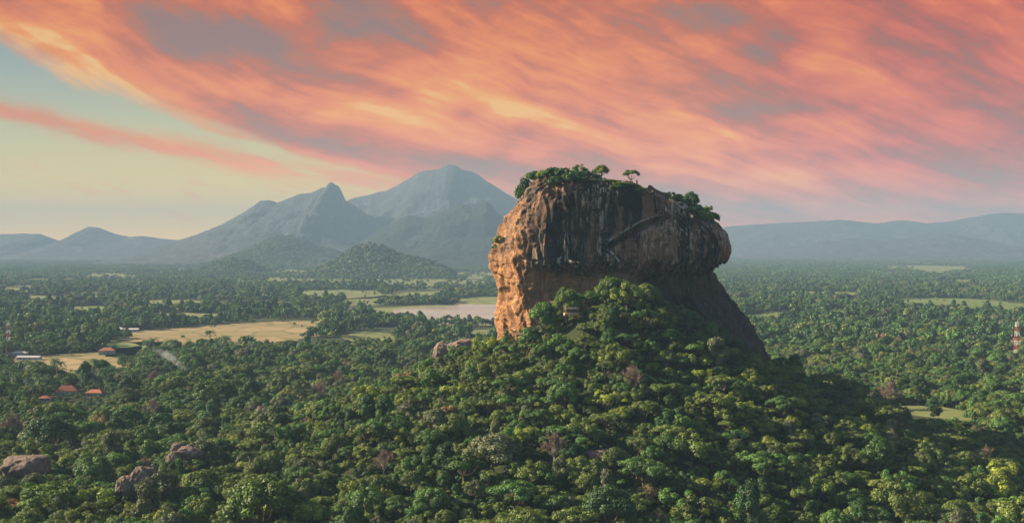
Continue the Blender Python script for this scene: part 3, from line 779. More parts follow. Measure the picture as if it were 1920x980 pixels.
EYE = Vector((0, 0, CAM_H))
def on_rock(px, py):
    """point of the rock seen at (px, py), and the wall's normal there"""
    dirn = (at(px, py, 100) - EYE).normalized()
    h = ROCK.ray_cast(EYE, dirn, 3000)
    if h[0] is None: return None, None
    n = h[1]
    return h[0], (n if n.dot(dirn) < 0 else -n)
def rock_top(x, y):
    h = ROCK.ray_cast(Vector((x, y, 400)), Vector((0, 0, -1)), 1000)
    return h[0].z if h[0] is not None else None

# the climb: parts of the rock, fixed to its wall
def wall_path(pts, out, step=4.0):
    res = []
    for (x1, y1), (x2, y2) in zip(pts[:-1], pts[1:]):
        n = max(2, int(math.hypot(x2 - x1, y2 - y1) / step))
        for k in range(n):
            p, nn = on_rock(x1 + (x2 - x1) * k / n, y1 + (y2 - y1) * k / n)
            if p is not None: res.append(p + Vector((nn.x, nn.y, 0)) * out)
    # walkways are built straight: smooth the traced line
    res = [Vector(p) for p in res]
    for _ in range(3):
        res = [res[0]] + [(res[i - 1] + res[i] * 2 + res[i + 1]) / 4 for i in range(1, len(res) - 1)] + [res[-1]]
    return res
def walkway(name, pts, mat, width, rail=True):
    path = wall_path(pts, 0.6)
    m = MB()
    for a, b in zip(path[:-1], path[1:]):
        mid = (a + b) / 2; dxy = b - a
        m.tube([a, b], [width, width], 4)
    o = m.build(name, mat, rock_root)
    if rail:
        r = MB()
        for dz in (1.1, 0.6):
            r.tube([p + Vector((0, -width * .8, dz)) for p in path], 0.10, 4)
        for p in path[::2]:
            r.tube([p + Vector((0, -width * .8, 0)), p + Vector((0, -width * .8, 1.15))], 0.10, 4)
        r.build('railing', M['steel'], o)
    return o
walkway('walkway', [(1134, 458), (1160, 440), (1196, 419), (1226, 406), (1248, 401)], M['concrete'], 0.45)
walkway('staircase', [(1249, 399), (1249, 384), (1250, 366)], M['steel'], 0.4, False)
walkway('staircase', [(1138, 466), (1148, 474), (1158, 487), (1167, 494)], M['steel'], 0.55, False)
walkway('staircase', [(1169, 494), (1167, 506), (1168, 516), (1162, 526)], M['concrete'], 0.75, False)
#walkway('gallery_wall', [(1032, 494), (1060, 490), (1084, 496), (1104, 500)], M['brick'], 0.5, False)

# ------------------------------------------------------------------ tree shapes
def leaf_quads(pos, nrm, size, g, stretch=1.5):
    """one small folded-looking leaf spray (a rhombus) at every point"""
    n = len(pos)
    a = g.normal(size=(n, 3)); a -= (a * nrm).sum(1, keepdims=True) * nrm; a /= np.linalg.norm(a, axis=1, keepdims=True) + 1e-9
    b = np.cross(nrm, a)
    s = size * g.uniform(0.6, 1.35, (n, 1))
    L, W = a * s * stretch * 0.5, b * s * 0.5
    up = nrm * s * 0.16
    v = np.stack([pos - L, pos - W + up, pos + L, pos + W + up], 1).reshape(-1, 3)
    f = np.arange(n * 4).reshape(-1, 4)
    return v, f
def crown_points(g, lobes, per_area, center, jitter=0.55):
    P, Nn, T = [], [], []
    for c, r in lobes:
        n = max(6, int(per_area * 4 * math.pi * (r[0] * r[1] * r[2]) ** (2 / 3)))
        dvec = g.normal(size=(n * 2, 3)); dvec /= np.linalg.norm(dvec, axis=1, keepdims=True)
        out = (c - center); out = out / (np.linalg.norm(out) + 1e-9)
        keep = (dvec @ out > -0.35) & (dvec[:, 2] > -0.55 - 0.3 * g.random(n * 2))
        dvec = dvec[keep][:n]
        rad = 0.62 + 0.52 * g.random((len(dvec), 1)) ** 1.3 + 0.26 * pnoise(dvec[:, 0] * 2.4 + c[0], dvec[:, 1] * 2.4 + c[1], dvec[:, 2] * 2.4)[:, None]
        p = c + dvec * np.array(r) * rad
        nn = dvec + g.normal(size=dvec.shape) * jitter * 0.5 + np.array([0, 0, 0.25]); nn /= np.linalg.norm(nn, axis=1, keepdims=True)
        P.append(p); Nn.append(nn)
        T.append(np.full(len(p), g.uniform(0.66, 1.30)) * g.uniform(0.78, 1.22, len(p)))
    return np.concatenate(P), np.concatenate(Nn), np.concatenate(T)
def lobes_for(style, g, R_, H, trunk):
    """clumps of a crown of radius R_, total height H, on a bole of length trunk"""
    L = []
    ch = H - trunk
    if style == 'dome':
        for k in range(30):
            a = g.uniform(0, 2 * math.pi); q = math.sqrt(g.uniform(0, 1)); zz = (1 - q ** 2.2) ** 0.6
            L.append((np.array([math.cos(a) * q * R_ * 0.82, math.sin(a) * q * R_ * 0.82, trunk + ch * (0.22 + 0.64 * zz * g.uniform(0.75, 1.0))]), np.array([1, 1, 0.8]) * R_ * g.uniform(0.20, 0.36)))
    elif style == 'umbrella':
        for k in range(24):
            a = g.uniform(0, 2 * math.pi); q = math.sqrt(g.uniform(0, 1))
            L.append((np.array([math.cos(a) * q * R_ * 0.9, math.sin(a) * q * R_ * 0.9, trunk + ch * (0.62 + 0.25 * (1 - q * q) + g.uniform(-0.12, 0.12))]), np.array([1, 1, 0.45]) * R_ * g.uniform(0.20, 0.34)))
    elif style == 'tall':
        for k in range(26):
            a = g.uniform(0, 2 * math.pi); t = g.uniform(0, 1); q = math.sin(math.pi * (0.12 + 0.84 * t)) ** 0.7 * g.uniform(0.35, 0.95)
            L.append((np.array([math.cos(a) * q * R_ * 0.7, math.sin(a) * q * R_ * 0.7, trunk + ch * (0.08 + 0.84 * t)]), np.array([1, 1, 1.0]) * R_ * g.uniform(0.22, 0.38)))
    elif style == 'ragged':
        for k in range(17):
            a = g.uniform(0, 2 * math.pi); q = math.sqrt(g.uniform(0.05, 1)); zz = g.uniform(0.15, 1.0)
            L.append((np.array([math.cos(a) * q * R_ * 0.85, math.sin(a) * q * R_ * 0.85, trunk + ch * (0.15 + 0.75 * zz * (1 - 0.5 * q))]), np.array([1, 1, 0.75]) * R_ * g.uniform(0.18, 0.36)))
    elif style == 'bush':
        for k in range(15):
            a = g.uniform(0, 2 * math.pi); q = math.sqrt(g.uniform(0, 1))
            L.append((np.array([math.cos(a) * q * R_ * 0.75, math.sin(a) * q * R_ * 0.75, H * (0.25 + 0.5 * (1 - q * q) * g.uniform(0.5, 1))]), np.array([1, 1, 0.8]) * R_ * g.uniform(0.26, 0.42)))
    return L
def tree_meshes(name, style, leaf, seed, R_=6.5, H=13.0, trunk=4.0, leaf_size=0.47, per_area=5.2, bark='bark'):
    g = np.random.default_rng(seed)
    L = lobes_for(style, g, R_, H, trunk)
    P, Nn, T = crown_points(g, L, per_area, np.array([0, 0, trunk + (H - trunk) * 0.35]))
    v, f = leaf_quads(P, Nn, leaf_size, g)
    crown = mesh_of('crown ' + name, v, f, [M[leaf]], False, attrs={'leaf_tint': np.repeat(T, 4)})
    m = MB()
    if style != 'bush':
        k = 0.055 * R_
        fork = Vector((g.uniform(-.4, .4), g.uniform(-.4, .4), trunk))
        m.tube([(0, 0, -1.5), (0.05, 0.0, 0.6), fork * 0.6 + Vector((g.uniform(-.2, .2), 0, trunk * .1)), fork], [k * 1.5, k * 1.15, k * 0.9, k * 0.75], 7)
        for c, r in L[:9]:
            c = Vector(c); mid = fork * 0.45 + c * 0.55 - Vector((0, 0, 0.14 * (c - fork).length))
            m.tube([fork - Vector((0, 0, 0.3)), mid, c], [k * 0.6, k * 0.36, k * 0.12], 5)
    else:
        for c, r in L[:5]:
            c = Vector(c); m.tube([(0, 0, -0.6), c * 0.5, c], [0.10, 0.07, 0.03], 4)
    return crown, m.mesh('trunk ' + name, M[bark], True)
def bare_meshes(name, seed, R_=6.5, H=12.0, trunk=3.0, mat='twigs'):
    """a leafless crown: limbs dividing into branchlets and clouds of twigs"""
    g = np.random.default_rng(seed)
    m = MB(); m.tube([(0, 0, -1), (0.1, 0, trunk * .5), (0, 0.1, trunk)], [0.45, 0.36, 0.3], 7)
    tw_p, tw_d = [], []
    for k in range(16):
        a = g.uniform(0, 2 * math.pi); el = g.uniform(0.25, 1.4)
        e = Vector((math.cos(a) * math.cos(el) * R_ * 0.72, math.sin(a) * math.cos(el) * R_ * 0.72, trunk + (H - trunk) * (0.2 + 0.62 * math.sin(el))))
        s = Vector((0, 0.1, trunk - 0.3)); mid = (s + e) / 2 + Vector((g.uniform(-.6, .6), g.uniform(-.6, .6), -0.5))
        m.tube([s, mid, e], [0.2, 0.12, 0.05], 5)
        for j in range(9):
            b0 = mid.lerp(e, g.uniform(0.1, 1.0)); dd = Vector(g.normal(size=3)).normalized() + (e - s).normalized() * 1.1 + Vector((0, 0, .4)); dd.normalize()
            b1 = b0 + dd * R_ * g.uniform(0.18, 0.42)
            m.tube([b0, b1], [0.06, 0.02], 3, False)
            for q in range(16):
                tw_p.append(np.array(b0.lerp(b1, g.uniform(0.2, 1.05)))); t = np.array(dd) + g.normal(size=3) * 0.7; tw_d.append(t / np.linalg.norm(t))
    P, D = np.array(tw_p), np.array(tw_d)
    Nn = np.cross(D, g.normal(size=D.shape)); Nn /= np.linalg.norm(Nn, axis=1, keepdims=True); W = np.cross(Nn, D)
    ln = g.uniform(0.5, 1.4, (len(P), 1)); w = 0.06
    v = np.stack([P - W * w, P + W * w, P + D * ln + W * w * .4, P + D * ln - W * w * .4], 1).reshape(-1, 3)
    crown = mesh_of('crown ' + name, v, np.arange(len(v)).reshape(-1, 4), [M[mat]], attrs={'leaf_tint': np.repeat(g.uniform(.8, 1.2, len(P)), 4)})
    return crown, m.mesh('trunk ' + name, M['pale bark'], True)
def palm_meshes(name, seed, H=15.0, Lf=5.2):
    g = np.random.default_rng(seed)
    m = MB(); bend = g.uniform(-1.2, 1.2, 2)
    top = Vector((bend[0], bend[1], H))
    m.tube([(0, 0, -1), (bend[0] * .15, bend[1] * .15, H * .35), (bend[0] * .55, bend[1] * .55, H * .7), top], [0.30, 0.2, 0.17, 0.15], 6)
    V, Fc, T = [], [], []
    for k in range(20):
        a = 2 * math.pi * k / 20 * 2.4 + g.uniform(-.2, .2); el = g.uniform(-0.25, 1.15)
        d = np.array([math.cos(a), math.sin(a)]); w = np.array([-d[1], d[0]])
        pts = []
        for s in np.linspace(0, 1, 9):
            r = Lf * s * math.cos(el * (1 - s * .5)); z = H + Lf * (s * math.sin(el) - 0.62 * s * s)
            pts.append((top.x + d[0] * r, top.y + d[1] * r, z))
        tint = g.uniform(0.75, 1.25)
        for i in range(8):
            p, q = np.array(pts[i]), np.array(pts[i + 1])
            wd = 0.85 * math.sin(math.pi * (0.12 + 0.8 * i / 8)) + 0.1
            for sg in (-1, 1):
                b = len(V); o = np.array([w[0] * sg * wd, w[1] * sg * wd, -0.38 * wd])
                V += [p, p + (q - p) * .62, p + (q - p) * 1.2 + o, p + (q - p) * .75 + o]
                Fc.append([b, b + 1, b + 2, b + 3]); T += [tint * g.uniform(.85, 1.15)] * 4
    crown = mesh_of('crown ' + name, np.array(V), np.array(Fc), [M['palm green']], attrs={'leaf_tint': np.array(T)})
    return crown, m.mesh('trunk ' + name, M['pale bark'], True)

def join(name, crown, trunk):
    """crown and trunk as one mesh for the woodland masses"""
    me = bpy.data.meshes.new(name); bm = bmesh.new(); bm.from_mesh(crown)
    n = len(bm.faces); bm.from_mesh(trunk)
    bm.faces.ensure_lookup_table()
    for f in bm.faces[n:]: f.material_index = 1
    bm.to_mesh(me); bm.free()
    me.materials.append(crown.materials[0]); me.materials.append(trunk.materials[0])
    return me

KIND = []     # dict(look, shape word, radius, height, crown mesh, trunk mesh)
def kind(look, style, word, seed, R_, H, trunk, **kw):
    c, t = tree_meshes('%s %s' % (look, word), style, look, seed, R_, H, trunk, **kw)
    KIND.append(dict(look=look, word=word, R=R_, H=H, crown=c, trunk=t)); return len(KIND) - 1
K_DARK1 = kind('dark green', 'dome', 'round', 1, 7.0, 13.5, 3.6)
K_DARK2 = kind('dark green', 'tall', 'tall', 2, 5.6, 15.0, 3.0)
K_DEEP1 = kind('deep green', 'dome', 'round', 3, 6.5, 12.5, 3.4)
K_DEEP2 = kind('deep green', 'ragged', 'ragged', 4, 6.6, 13.5, 3.4)
K_DEEP3 = kind('deep green', 'umbrella', 'flat-topped', 5, 7.6, 12.5, 5.0)
K_OLIV1 = kind('olive green', 'dome', 'round', 6, 6.3, 11.8, 3.2)
K_OLIV2 = kind('olive green', 'ragged', 'ragged', 7, 6.4, 12.8, 3.6)
K_OLIV3 = kind('olive green', 'umbrella', 'flat-topped', 8, 7.2, 11.8, 4.6)
K_YELL1 = kind('yellow green', 'ragged', 'ragged', 9, 5.6, 12.0, 3.4)
K_YELL2 = kind('yellow green', 'dome', 'round', 10, 5.8, 11.2, 3.2)
K_GREY1 = kind('grey green', 'dome', 'round', 11, 6.8, 12.4, 3.6)
K_GREY2 = kind('grey green', 'tall', 'tall', 12, 5.2, 13.5, 3.0)
K_BRIG1 = kind('bright green', 'dome', 'round', 13, 6.8, 12.8, 3.0)
K_BROW1 = kind('brown tinged', 'ragged', 'ragged', 14, 6.0, 11.5, 3.6)
K_RUST1 = kind('rust red', 'ragged', 'ragged', 15, 6.0, 11.0, 3.2)
_c, _t = bare_meshes('bare', 16)
KIND.append(dict(look='leafless pinkish brown', word='twiggy', R=6.3, H=12.0, crown=_c, trunk=_t)); K_BARE = len(KIND) - 1
_c, _t = palm_meshes('palm', 17)
KIND.append(dict(look='palm green', word='feathery', R=4.2, H=16.0, crown=_c, trunk=_t)); K_PALM = len(KIND) - 1
K_BUSH1 = kind('deep green', 'bush', 'low', 18, 3.0, 4.2, 0.5)
K_BUSH2 = kind('yellow green', 'bush', 'low', 19, 2.8, 3.8, 0.5)
K_BUSH3 = kind('dark green', 'bush', 'low', 20, 3.2, 4.6, 0.5)

# coarser shapes of the same trees for the plain farther off
def coarse(look, style, seed, R_, H, trunk, size, per):
    c, t = tree_meshes('far ' + look, style, look, seed, R_, H, trunk, leaf_size=size, per_area=per)
    return join('far tree', c, t)
MID = [(w, coarse(lk, st, 100 + i, R_, H, tr, 1.5, 0.62)) for i, (w, lk, st, R_, H, tr) in enumerate([
    (5, 'dark green', 'dome', 7.2, 13.5, 3.5), (4, 'dark green', 'tall', 5.6, 15, 3), (5, 'deep green', 'dome', 6.8, 12.5, 3.4), (4, 'deep green', 'ragged', 6.6, 13, 3.4),
    (2.2, 'olive green', 'dome', 6.6, 12, 3.4), (1.4, 'olive green', 'umbrella', 7.4, 11.5, 4.6), (0.7, 'yellow green', 'dome', 6, 11, 3.2), (1.8, 'grey green', 'dome', 7, 12, 3.6),
    (0.7, 'bright green', 'dome', 6.8, 12.5, 3), (0.6, 'brown tinged', 'ragged', 6.2, 11.5, 3.6)])]
def woodland_patch(seed, looks, n=34, size=74.0):
    g = np.random.default_rng(seed)
    m = None; V, Fc, T, MI = [], [], [], []
    mats = [M[l] for l in looks]
    off = 0
    for k in range(n):
        x, y = g.uniform(-size / 2, size / 2, 2); R_ = g.uniform(4.8, 9.0); H = g.uniform(8.5, 15)
        L = lobes_for('dome', g, R_, H, 2.5)[:9]
        P, Nn, t = crown_points(g, [(c, r * 1.7) for c, r in L], 0.055, np.array([0, 0, H * .5]))
        v, f = leaf_quads(P, Nn, 4.2, g, 1.25)
        V.append(v + np.array([x, y, 0])); Fc.append(f + off); off += len(v); T.append(np.repeat(t, 4)); MI += [g.integers(len(mats))] * len(f)
    return mesh_of('woodland patch', np.concatenate(V), np.concatenate(Fc), mats, mat_index=MI, attrs={'leaf_tint': np.concatenate(T)})
FAR = [woodland_patch(300 + i, l, n) for i, (l, n) in enumerate([
    (['dark green', 'deep green'], 36), (['dark green', 'deep green', 'dark green'], 30), (['dark green', 'deep green', 'olive green'], 30), (['deep green', 'grey green', 'dark green'], 24), (['deep green', 'olive green'], 9), (['dark green', 'deep green'], 5)])]

def far_tree(seed, look):
    g = np.random.default_rng(seed)
    L = lobes_for('dome', g, 8.0, 14.0, 2.5)[:10]
    P, Nn, t = crown_points(g, [(c, r * 1.7) for c, r in L], 0.06, np.array([0, 0, 6.0]))
    v, f = leaf_quads(P, Nn, 4.0, g, 1.25)
    return mesh_of('far tree', v, f, [M[look]], attrs={'leaf_tint': np.repeat(t, 4)})
FAR_TREES = [far_tree(400 + i, l) for i, l in enumerate(['dark green', 'deep green', 'dark green', 'grey green', 'deep green', 'olive green'])]

# ------------------------------------------------------------------ where the woodland stands
def free_of_fields(x, y, margin=0.0):
    ok = np.ones(len(x), bool)
    for poly in FIELDS:
        ok &= ~in_poly(x, y, poly)
    return ok
CLEAR = []     # (x, y, radius): room left for boulders, houses, singled-out trees
def scatter(d0, d1, cell, wide, seed, margin=240.0):
    g = np.random.default_rng(seed)
    ys = np.arange(d0, d1, cell)
    X, Y = [], []
    for j, y in enumerate(ys):
        xs = np.arange(-wide * y - margin, wide * y + margin, cell) + (cell / 2 if j % 2 else 0)
        X.append(xs); Y.append(np.full(len(xs), y))
    X, Y = np.concatenate(X), np.concatenate(Y)
    X = X + g.uniform(-.46, .46, len(X)) * cell; Y = Y + g.uniform(-.46, .46, len(Y)) * cell
    return X, Y, g
def inside_rock(x, y, z):
    out = []
    for a, b, c in zip(x, y, z):
        if 0 < a + 40 < 240 and 690 < b < 850:
            t = ROCK.ray_cast(Vector((a, b, 400)), Vector((0, 0, -1)), 1000)
            out.append(t[0] is not None and t[0].z > c + 2.0)
        else: out.append(False)
    return np.array(out, bool)

# ------------------------------------------------------------------ singled-out trees (photo x, photo y of the foot, distance or None for the plain, kind, width px, height px, label)
TREES = []     # every near tree: dict(x, y, z, k, s, sz, rz)
def foot(px, py, top=0.0):
    d = depth_of(py)
    for _ in range(30):
        z = float(land((px - 960) / F * d, d)); d = d * 0.6 + 0.4 * (CAM_H - z) * F / (py - HOR)
    return (px - 960) / F * d, d
def hand(px, py, k, wpx, hpx, label, cat='tree', clear=0.7, x=None, y=None, z=None, group=None):
    if y is None: x, y = foot(px, py)
    if z is None: z = float(land(x, y))
    s = wpx / F * y / (2 * KIND[k]['R']); sz = hpx / F * y / KIND[k]['H']
    TREES.append(dict(x=x, y=y, z=z - 0.2, k=k, s=s, sz=sz, rz=random.uniform(0, 6.28), label=label, cat=cat, hand=True, group=group))
    if clear: CLEAR.append((x, y, KIND[k]['R'] * s * clear))
random.seed(5)
hand(490, 1010, K_BRIG1, 128, 122, 'large bright green round tree at the bottom edge left of centre')
hand(402, 775, K_BRIG1, 84, 68, 'bright green dome tree standing beside a dark crown left of the hill')
hand(455, 790, K_DARK1, 60, 52, 'very dark tree on the right flank of the bright green dome tree')
hand(95, 860, K_DARK1, 96, 84, 'large dark green tree above the leftmost boulder')
hand(95, 985, K_BRIG1, 120, 84, 'bright green spreading tree below the leftmost boulder')
hand(4, 985, K_RUST1, 84, 60, 'rust coloured tree at the bottom left edge')
hand(925, 890, K_GREY1, 118, 78, 'large grey green tree in the middle of the hill slope')
hand(1040, 870, K_BARE, 62, 58, 'bare brown twiggy tree beside the grey green tree on the slope')
hand(1668, 766, K_BARE, 56, 52, 'leafless pinkish tree at the far edge of the right meadow')
hand(1632, 768, K_GREY1, 44, 40, 'grey green tree left of the leafless pinkish tree by the meadow')
hand(1752, 789, K_DARK2, 34, 46, 'lone dark tree standing in the right meadow')
hand(1450, 712, K_YELL1, 30, 34, 'yellow green tree at the right foot of the great rock')
hand(690, 980, K_DEEP1, 70, 70, 'deep green round tree on the bottom edge right of the large bright tree')
hand(838, 612, K_DEEP3, 22, 22, 'flat-topped dark tree on the near shore of the lake')
hand(560, 725, K_OLIV3, 70, 40, 'wide olive tree with a flat crown on the plain left of the hill')
hand(1740, 640 + 15, K_YELL2, 14, 14, 'small yellow tree on the right plain left of the tower')
# on the terrace at the foot of the wall
for (px, py, k, w, h, lab) in [
    (1064, 578, K_BRIG1, 52, 44, 'bright green tree against the rock wall above the terrace hut'),
    (1018, 618, K_DEEP1, 56, 56, 'dark dense tree against the lit rock foot left of the terrace hut'),
    (1110, 592, K_DEEP2, 46, 42, 'ragged green tree right of the terrace hut'),
    (1150, 590, K_BRIG1, 62, 58, 'tallest leafy tree under the zigzag staircase'),
    (1212, 586, K_OLIV1, 56, 52, 'green tree under the dark overhang of the rock'),
    (1248, 586, K_YELL2, 20, 26, 'small yellow green tree under the overhang of the rock'),
    (1276, 604, K_OLIV2, 42, 40, 'olive tree at the shaded edge under the overhang'),
    (1185, 600, K_DEEP1, 44, 44, 'dark tree between two brighter crowns under the overhang'),
    (964, 650, K_DEEP2, 46, 42, 'green tree at the lit left foot of the great rock'),
    (910, 672, K_YELL1, 52, 52, 'yellow green tree on the hill crest left of the rock foot')]:
    d = 692.0 if px > 1000 else 715.0
    if px > 1230: d = 700.0
    p = at(px, py, d)
    z = float(land(p.x, d))
    hgt = (py - h)
    tall = at(px, hgt, d).z - z
    hpx = max(h, tall * F / d)
    hand(px, py, k, w, hpx, lab, x=p.x, y=d, z=z, clear=0.5)
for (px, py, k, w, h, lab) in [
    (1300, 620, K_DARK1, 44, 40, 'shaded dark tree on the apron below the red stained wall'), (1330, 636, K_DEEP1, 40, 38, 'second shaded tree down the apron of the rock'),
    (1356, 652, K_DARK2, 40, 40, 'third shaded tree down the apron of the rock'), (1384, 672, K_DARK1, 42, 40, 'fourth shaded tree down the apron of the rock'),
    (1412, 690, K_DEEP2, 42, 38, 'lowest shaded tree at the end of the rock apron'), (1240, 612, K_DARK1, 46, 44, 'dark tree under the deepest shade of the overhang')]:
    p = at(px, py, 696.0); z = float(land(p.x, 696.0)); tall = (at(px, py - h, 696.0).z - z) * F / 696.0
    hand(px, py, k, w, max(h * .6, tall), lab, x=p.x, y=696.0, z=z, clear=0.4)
# on the summit and the ledges of the rock
def on_summit(px, back, k, wpx, top_py, label, cat='tree', group=None):
    """a plant rooted on the rock below photo column px; back = metres behind the rim; its top reaches top_py"""
    y = ROCK_D + back; x = (px - 960) / F * y
    z = rock_top(x, y)
    if z is None: return
    h = max(1.2, at(px, top_py, y).z - z)
    s = wpx / F * y / (2 * KIND[k]['R'])
    TREES.append(dict(x=x, y=y, z=z - 0.25, k=k, s=s, sz=(h + 0.25) / KIND[k]['H'], rz=random.uniform(0, 6.28), label=label, cat=cat, hand=True, summit=True, group=group))
on_summit(1128, -8, K_YELL2, 34, 309, 'round olive tree standing alone on the flat summit')
on_summit(1183, -8, K_DEEP3, 29, 319, 'small umbrella-shaped tree on the summit rim right of the round tree')
on_summit(1088, -6, K_OLIV2, 30, 304, 'airy tree rising above the summit thicket')
on_summit(1296, -8, K_DARK1, 32, 358, 'dark round tree crowning the eastern summit thicket')
on_summit(1326, -2, K_OLIV2, 26, 383, 'low spreading tree at the eastern end of the summit')
on_summit(1258, -14, K_DEEP2, 22, 355, 'ragged tree beside the upper staircase on the summit')
SB = 'bushes along the rim of the great rock'
for i, (px, back, k, w, top, lab) in enumerate([
    (985, 4, K_BUSH3, 26, 322, 'dark bush at the western corner of the summit'), (978, 8, K_BUSH1, 22, 336, 'bush hanging over the western edge of the summit'),
    (1002, -8, K_BUSH1, 26, 317, 'green bush right of the dark western corner bush'), (1018, -14, K_BUSH2, 20, 318, 'bright yellow green bush on the western summit rim'),
    (1012, 6, K_BUSH2, 20, 321, 'yellow green bush behind the western rim'), (1036, -16, K_BUSH3, 30, 311, 'tall dark bush at the top of the dark cleft'),
    (1056, -18, K_BUSH3, 34, 311, 'broad dark bush in the middle of the summit thicket'), (1075, -18, K_BUSH1, 32, 314, 'bush under the airy summit tree'),
    (1096, -16, K_BUSH3, 30, 318, 'dark bush at the right end of the summit thicket'), (1046, 6, K_BUSH1, 30, 312, 'bush behind the summit thicket'),
    (1112, -14, K_BUSH1, 22, 326, 'low bush between thicket and round olive tree'), (1066, -28, K_BUSH3, 34, 322, 'dark bush hanging at the rim below the thicket'),
    (1042, -27, K_BUSH3, 30, 326, 'dark bush hanging at the top of the cleft'), (1092, -26, K_BUSH3, 26, 330, 'dark rim bush right of the cleft'),
    (1112, -24, K_BUSH1, 24, 335, 'low rim bush below the round olive tree'), (1140, -24, K_BUSH1, 28, 336, 'flat bush on the rim right of the round olive tree'),
    (1160, -26, K_BUSH2, 24, 340, 'sunlit low bush below the umbrella tree'), (1176, -28, K_BUSH1, 26, 343, 'green bush on the rim under the umbrella tree'),
    (1194, -27, K_BUSH2, 22, 347, 'yellow green bush left of the ruined wall'), (1160, -32, K_BUSH3, 30, 346, 'dark bush spilling over the rim below the umbrella tree'),
    (1264, -22, K_BUSH3, 30, 366, 'dark bush right of the upper staircase'), (1284, -20, K_BUSH3, 32, 365, 'dark bush in the eastern summit thicket'),
    (1272, -12, K_BUSH1, 30, 359, 'green bush behind the upper staircase'), (1308, -16, K_BUSH1, 30, 378, 'bush at the right end of the eastern thicket'),
    (1324, -14, K_BUSH2, 22, 388, 'sunlit bush near the eastern end of the summit'), (1338, -6, K_BUSH3, 20, 394, 'dark bush at the eastern shoulder of the rock'),
    (1296, -28, K_BUSH3, 30, 386, 'dark bush draping the rim below the eastern thicket'), (1318, -24, K_BUSH1, 26, 396, 'bush draping the eastern shoulder')]):
    on_summit(px, back, k, w * 1.3, top - 2, lab, 'bush', SB)
for px, py, k, w, lab in [(936, 450, K_BUSH2, 24, 'bush growing on the ledge of the sunlit western side'), (930, 462, K_BUSH1, 18, 'lower bush on the ledge of the sunlit western side')]:
    p, n = on_rock(px, py)
    if p is not None:
        s = w / F * p.y / (2 * KIND[k]['R'])
        TREES.append(dict(x=p.x, y=p.y + 0.5, z=p.z - 2.0, k=k, s=s, sz=s * 1.1, rz=1.0, label=lab, cat='bush', hand=True, summit=True, group=SB))

# ------------------------------------------------------------------ boulders
def boulder(parts_, name, label, seed):
    """one or several worn blocks lying together; each (px, py of the middle, half width, half height px, squash depth, distance, lean)"""
    out = []
    for i, (px, py, w, h, dist, lean, lab) in enumerate(parts_):
        c = at(px, py, dist); rw, rh = 0.92 * w / F * dist, 0.92 * h / F * dist
        bm = bmesh.new(); bmesh.ops.create_icosphere(bm, subdivisions=5, radius=1.0)
        co = np.array([v.co[:] for v in bm.verts])
        sh = 1 + 0.22 * fbm(co[:, 0] * 0.9 + seed, co[:, 1] * 0.9 + i * 3, co[:, 2] * 0.9, 3) + 0.05 * fbm(co[:, 0] * 4 + seed, co[:, 1] * 4, co[:, 2] * 4, 3)
        sg = np.sign(co) * np.abs(co) ** 0.82
        crack = np.abs(pnoise(co[:, 0] * 1.3 + seed, co[:, 1] * 1.3, co[:, 2] * 0.5 + i)); sh -= 0.10 * np.exp(-(crack / 0.05) ** 2)
        P = sg * sh[:, None] * np.array([rw, rw * 0.9, rh])
        cs, sn = math.cos(R(lean)), math.sin(R(lean))
        P = np.stack([P[:, 0] * cs + P[:, 2] * sn, P[:, 1], -P[:, 0] * sn + P[:, 2] * cs], 1)
        g_z = float(land(c.x, c.y))
        for v, p in zip(bm.verts, P): v.co = p
        me = bpy.data.meshes.new(name); bm.to_mesh(me); bm.free(); me.materials.append(M['granite'])
        me.polygons.foreach_set('use_smooth', np.ones(len(me.polygons), dtype=bool))
        o = link(name, me, None, (c.x, c.y, c.z)); tag(o, lab, 'boulder')
        CLEAR.append((c.x, c.y, rw * 0.9)); CLEAR.append((c.x - rw * .4, c.y - rw * .9 - 3, rw * 0.75)); CLEAR.append((c.x + rw * .1, c.y - rw - 9, rw * 0.45))
        out.append(o)
boulder([(48, 878, 46, 26, 640, -8, 'long rounded boulder at the left edge of the jungle')], 'boulder', '', 1)
boulder([(268, 898, 24, 26, 575, 18, 'tilted upper block of the split boulder above the bottom left'), (236, 912, 20, 21, 572, 8, 'rounded lower half of the split boulder above the bottom left')], 'boulder', '', 5)
boulder([(327, 866, 16, 22, 640, -18, 'pale lower slab of the stacked boulders'), (356, 850, 24, 13, 645, 8, 'upper right block of the stacked boulders'), (331, 842, 13, 13, 652, -5, 'topmost narrow block of the stacked boulders')], 'boulder', '', 9)
boulder([(490, 772, 11, 12, 800, 0, 'small round boulder among the trees at the left foot of the hill')], 'boulder', '', 14)
boulder([(1132, 856, 40, 14, 562, 0, 'broad dark boulder half buried on the hill slope')], 'boulder', '', 17)
boulder([(868, 651, 30, 17, 1010, -6, 'rounded pale outcrop behind the hill left of the rock foot'), (830, 658, 18, 19, 1015, 14, 'dark split block of the outcrop behind the hill')], 'boulder', '', 21)

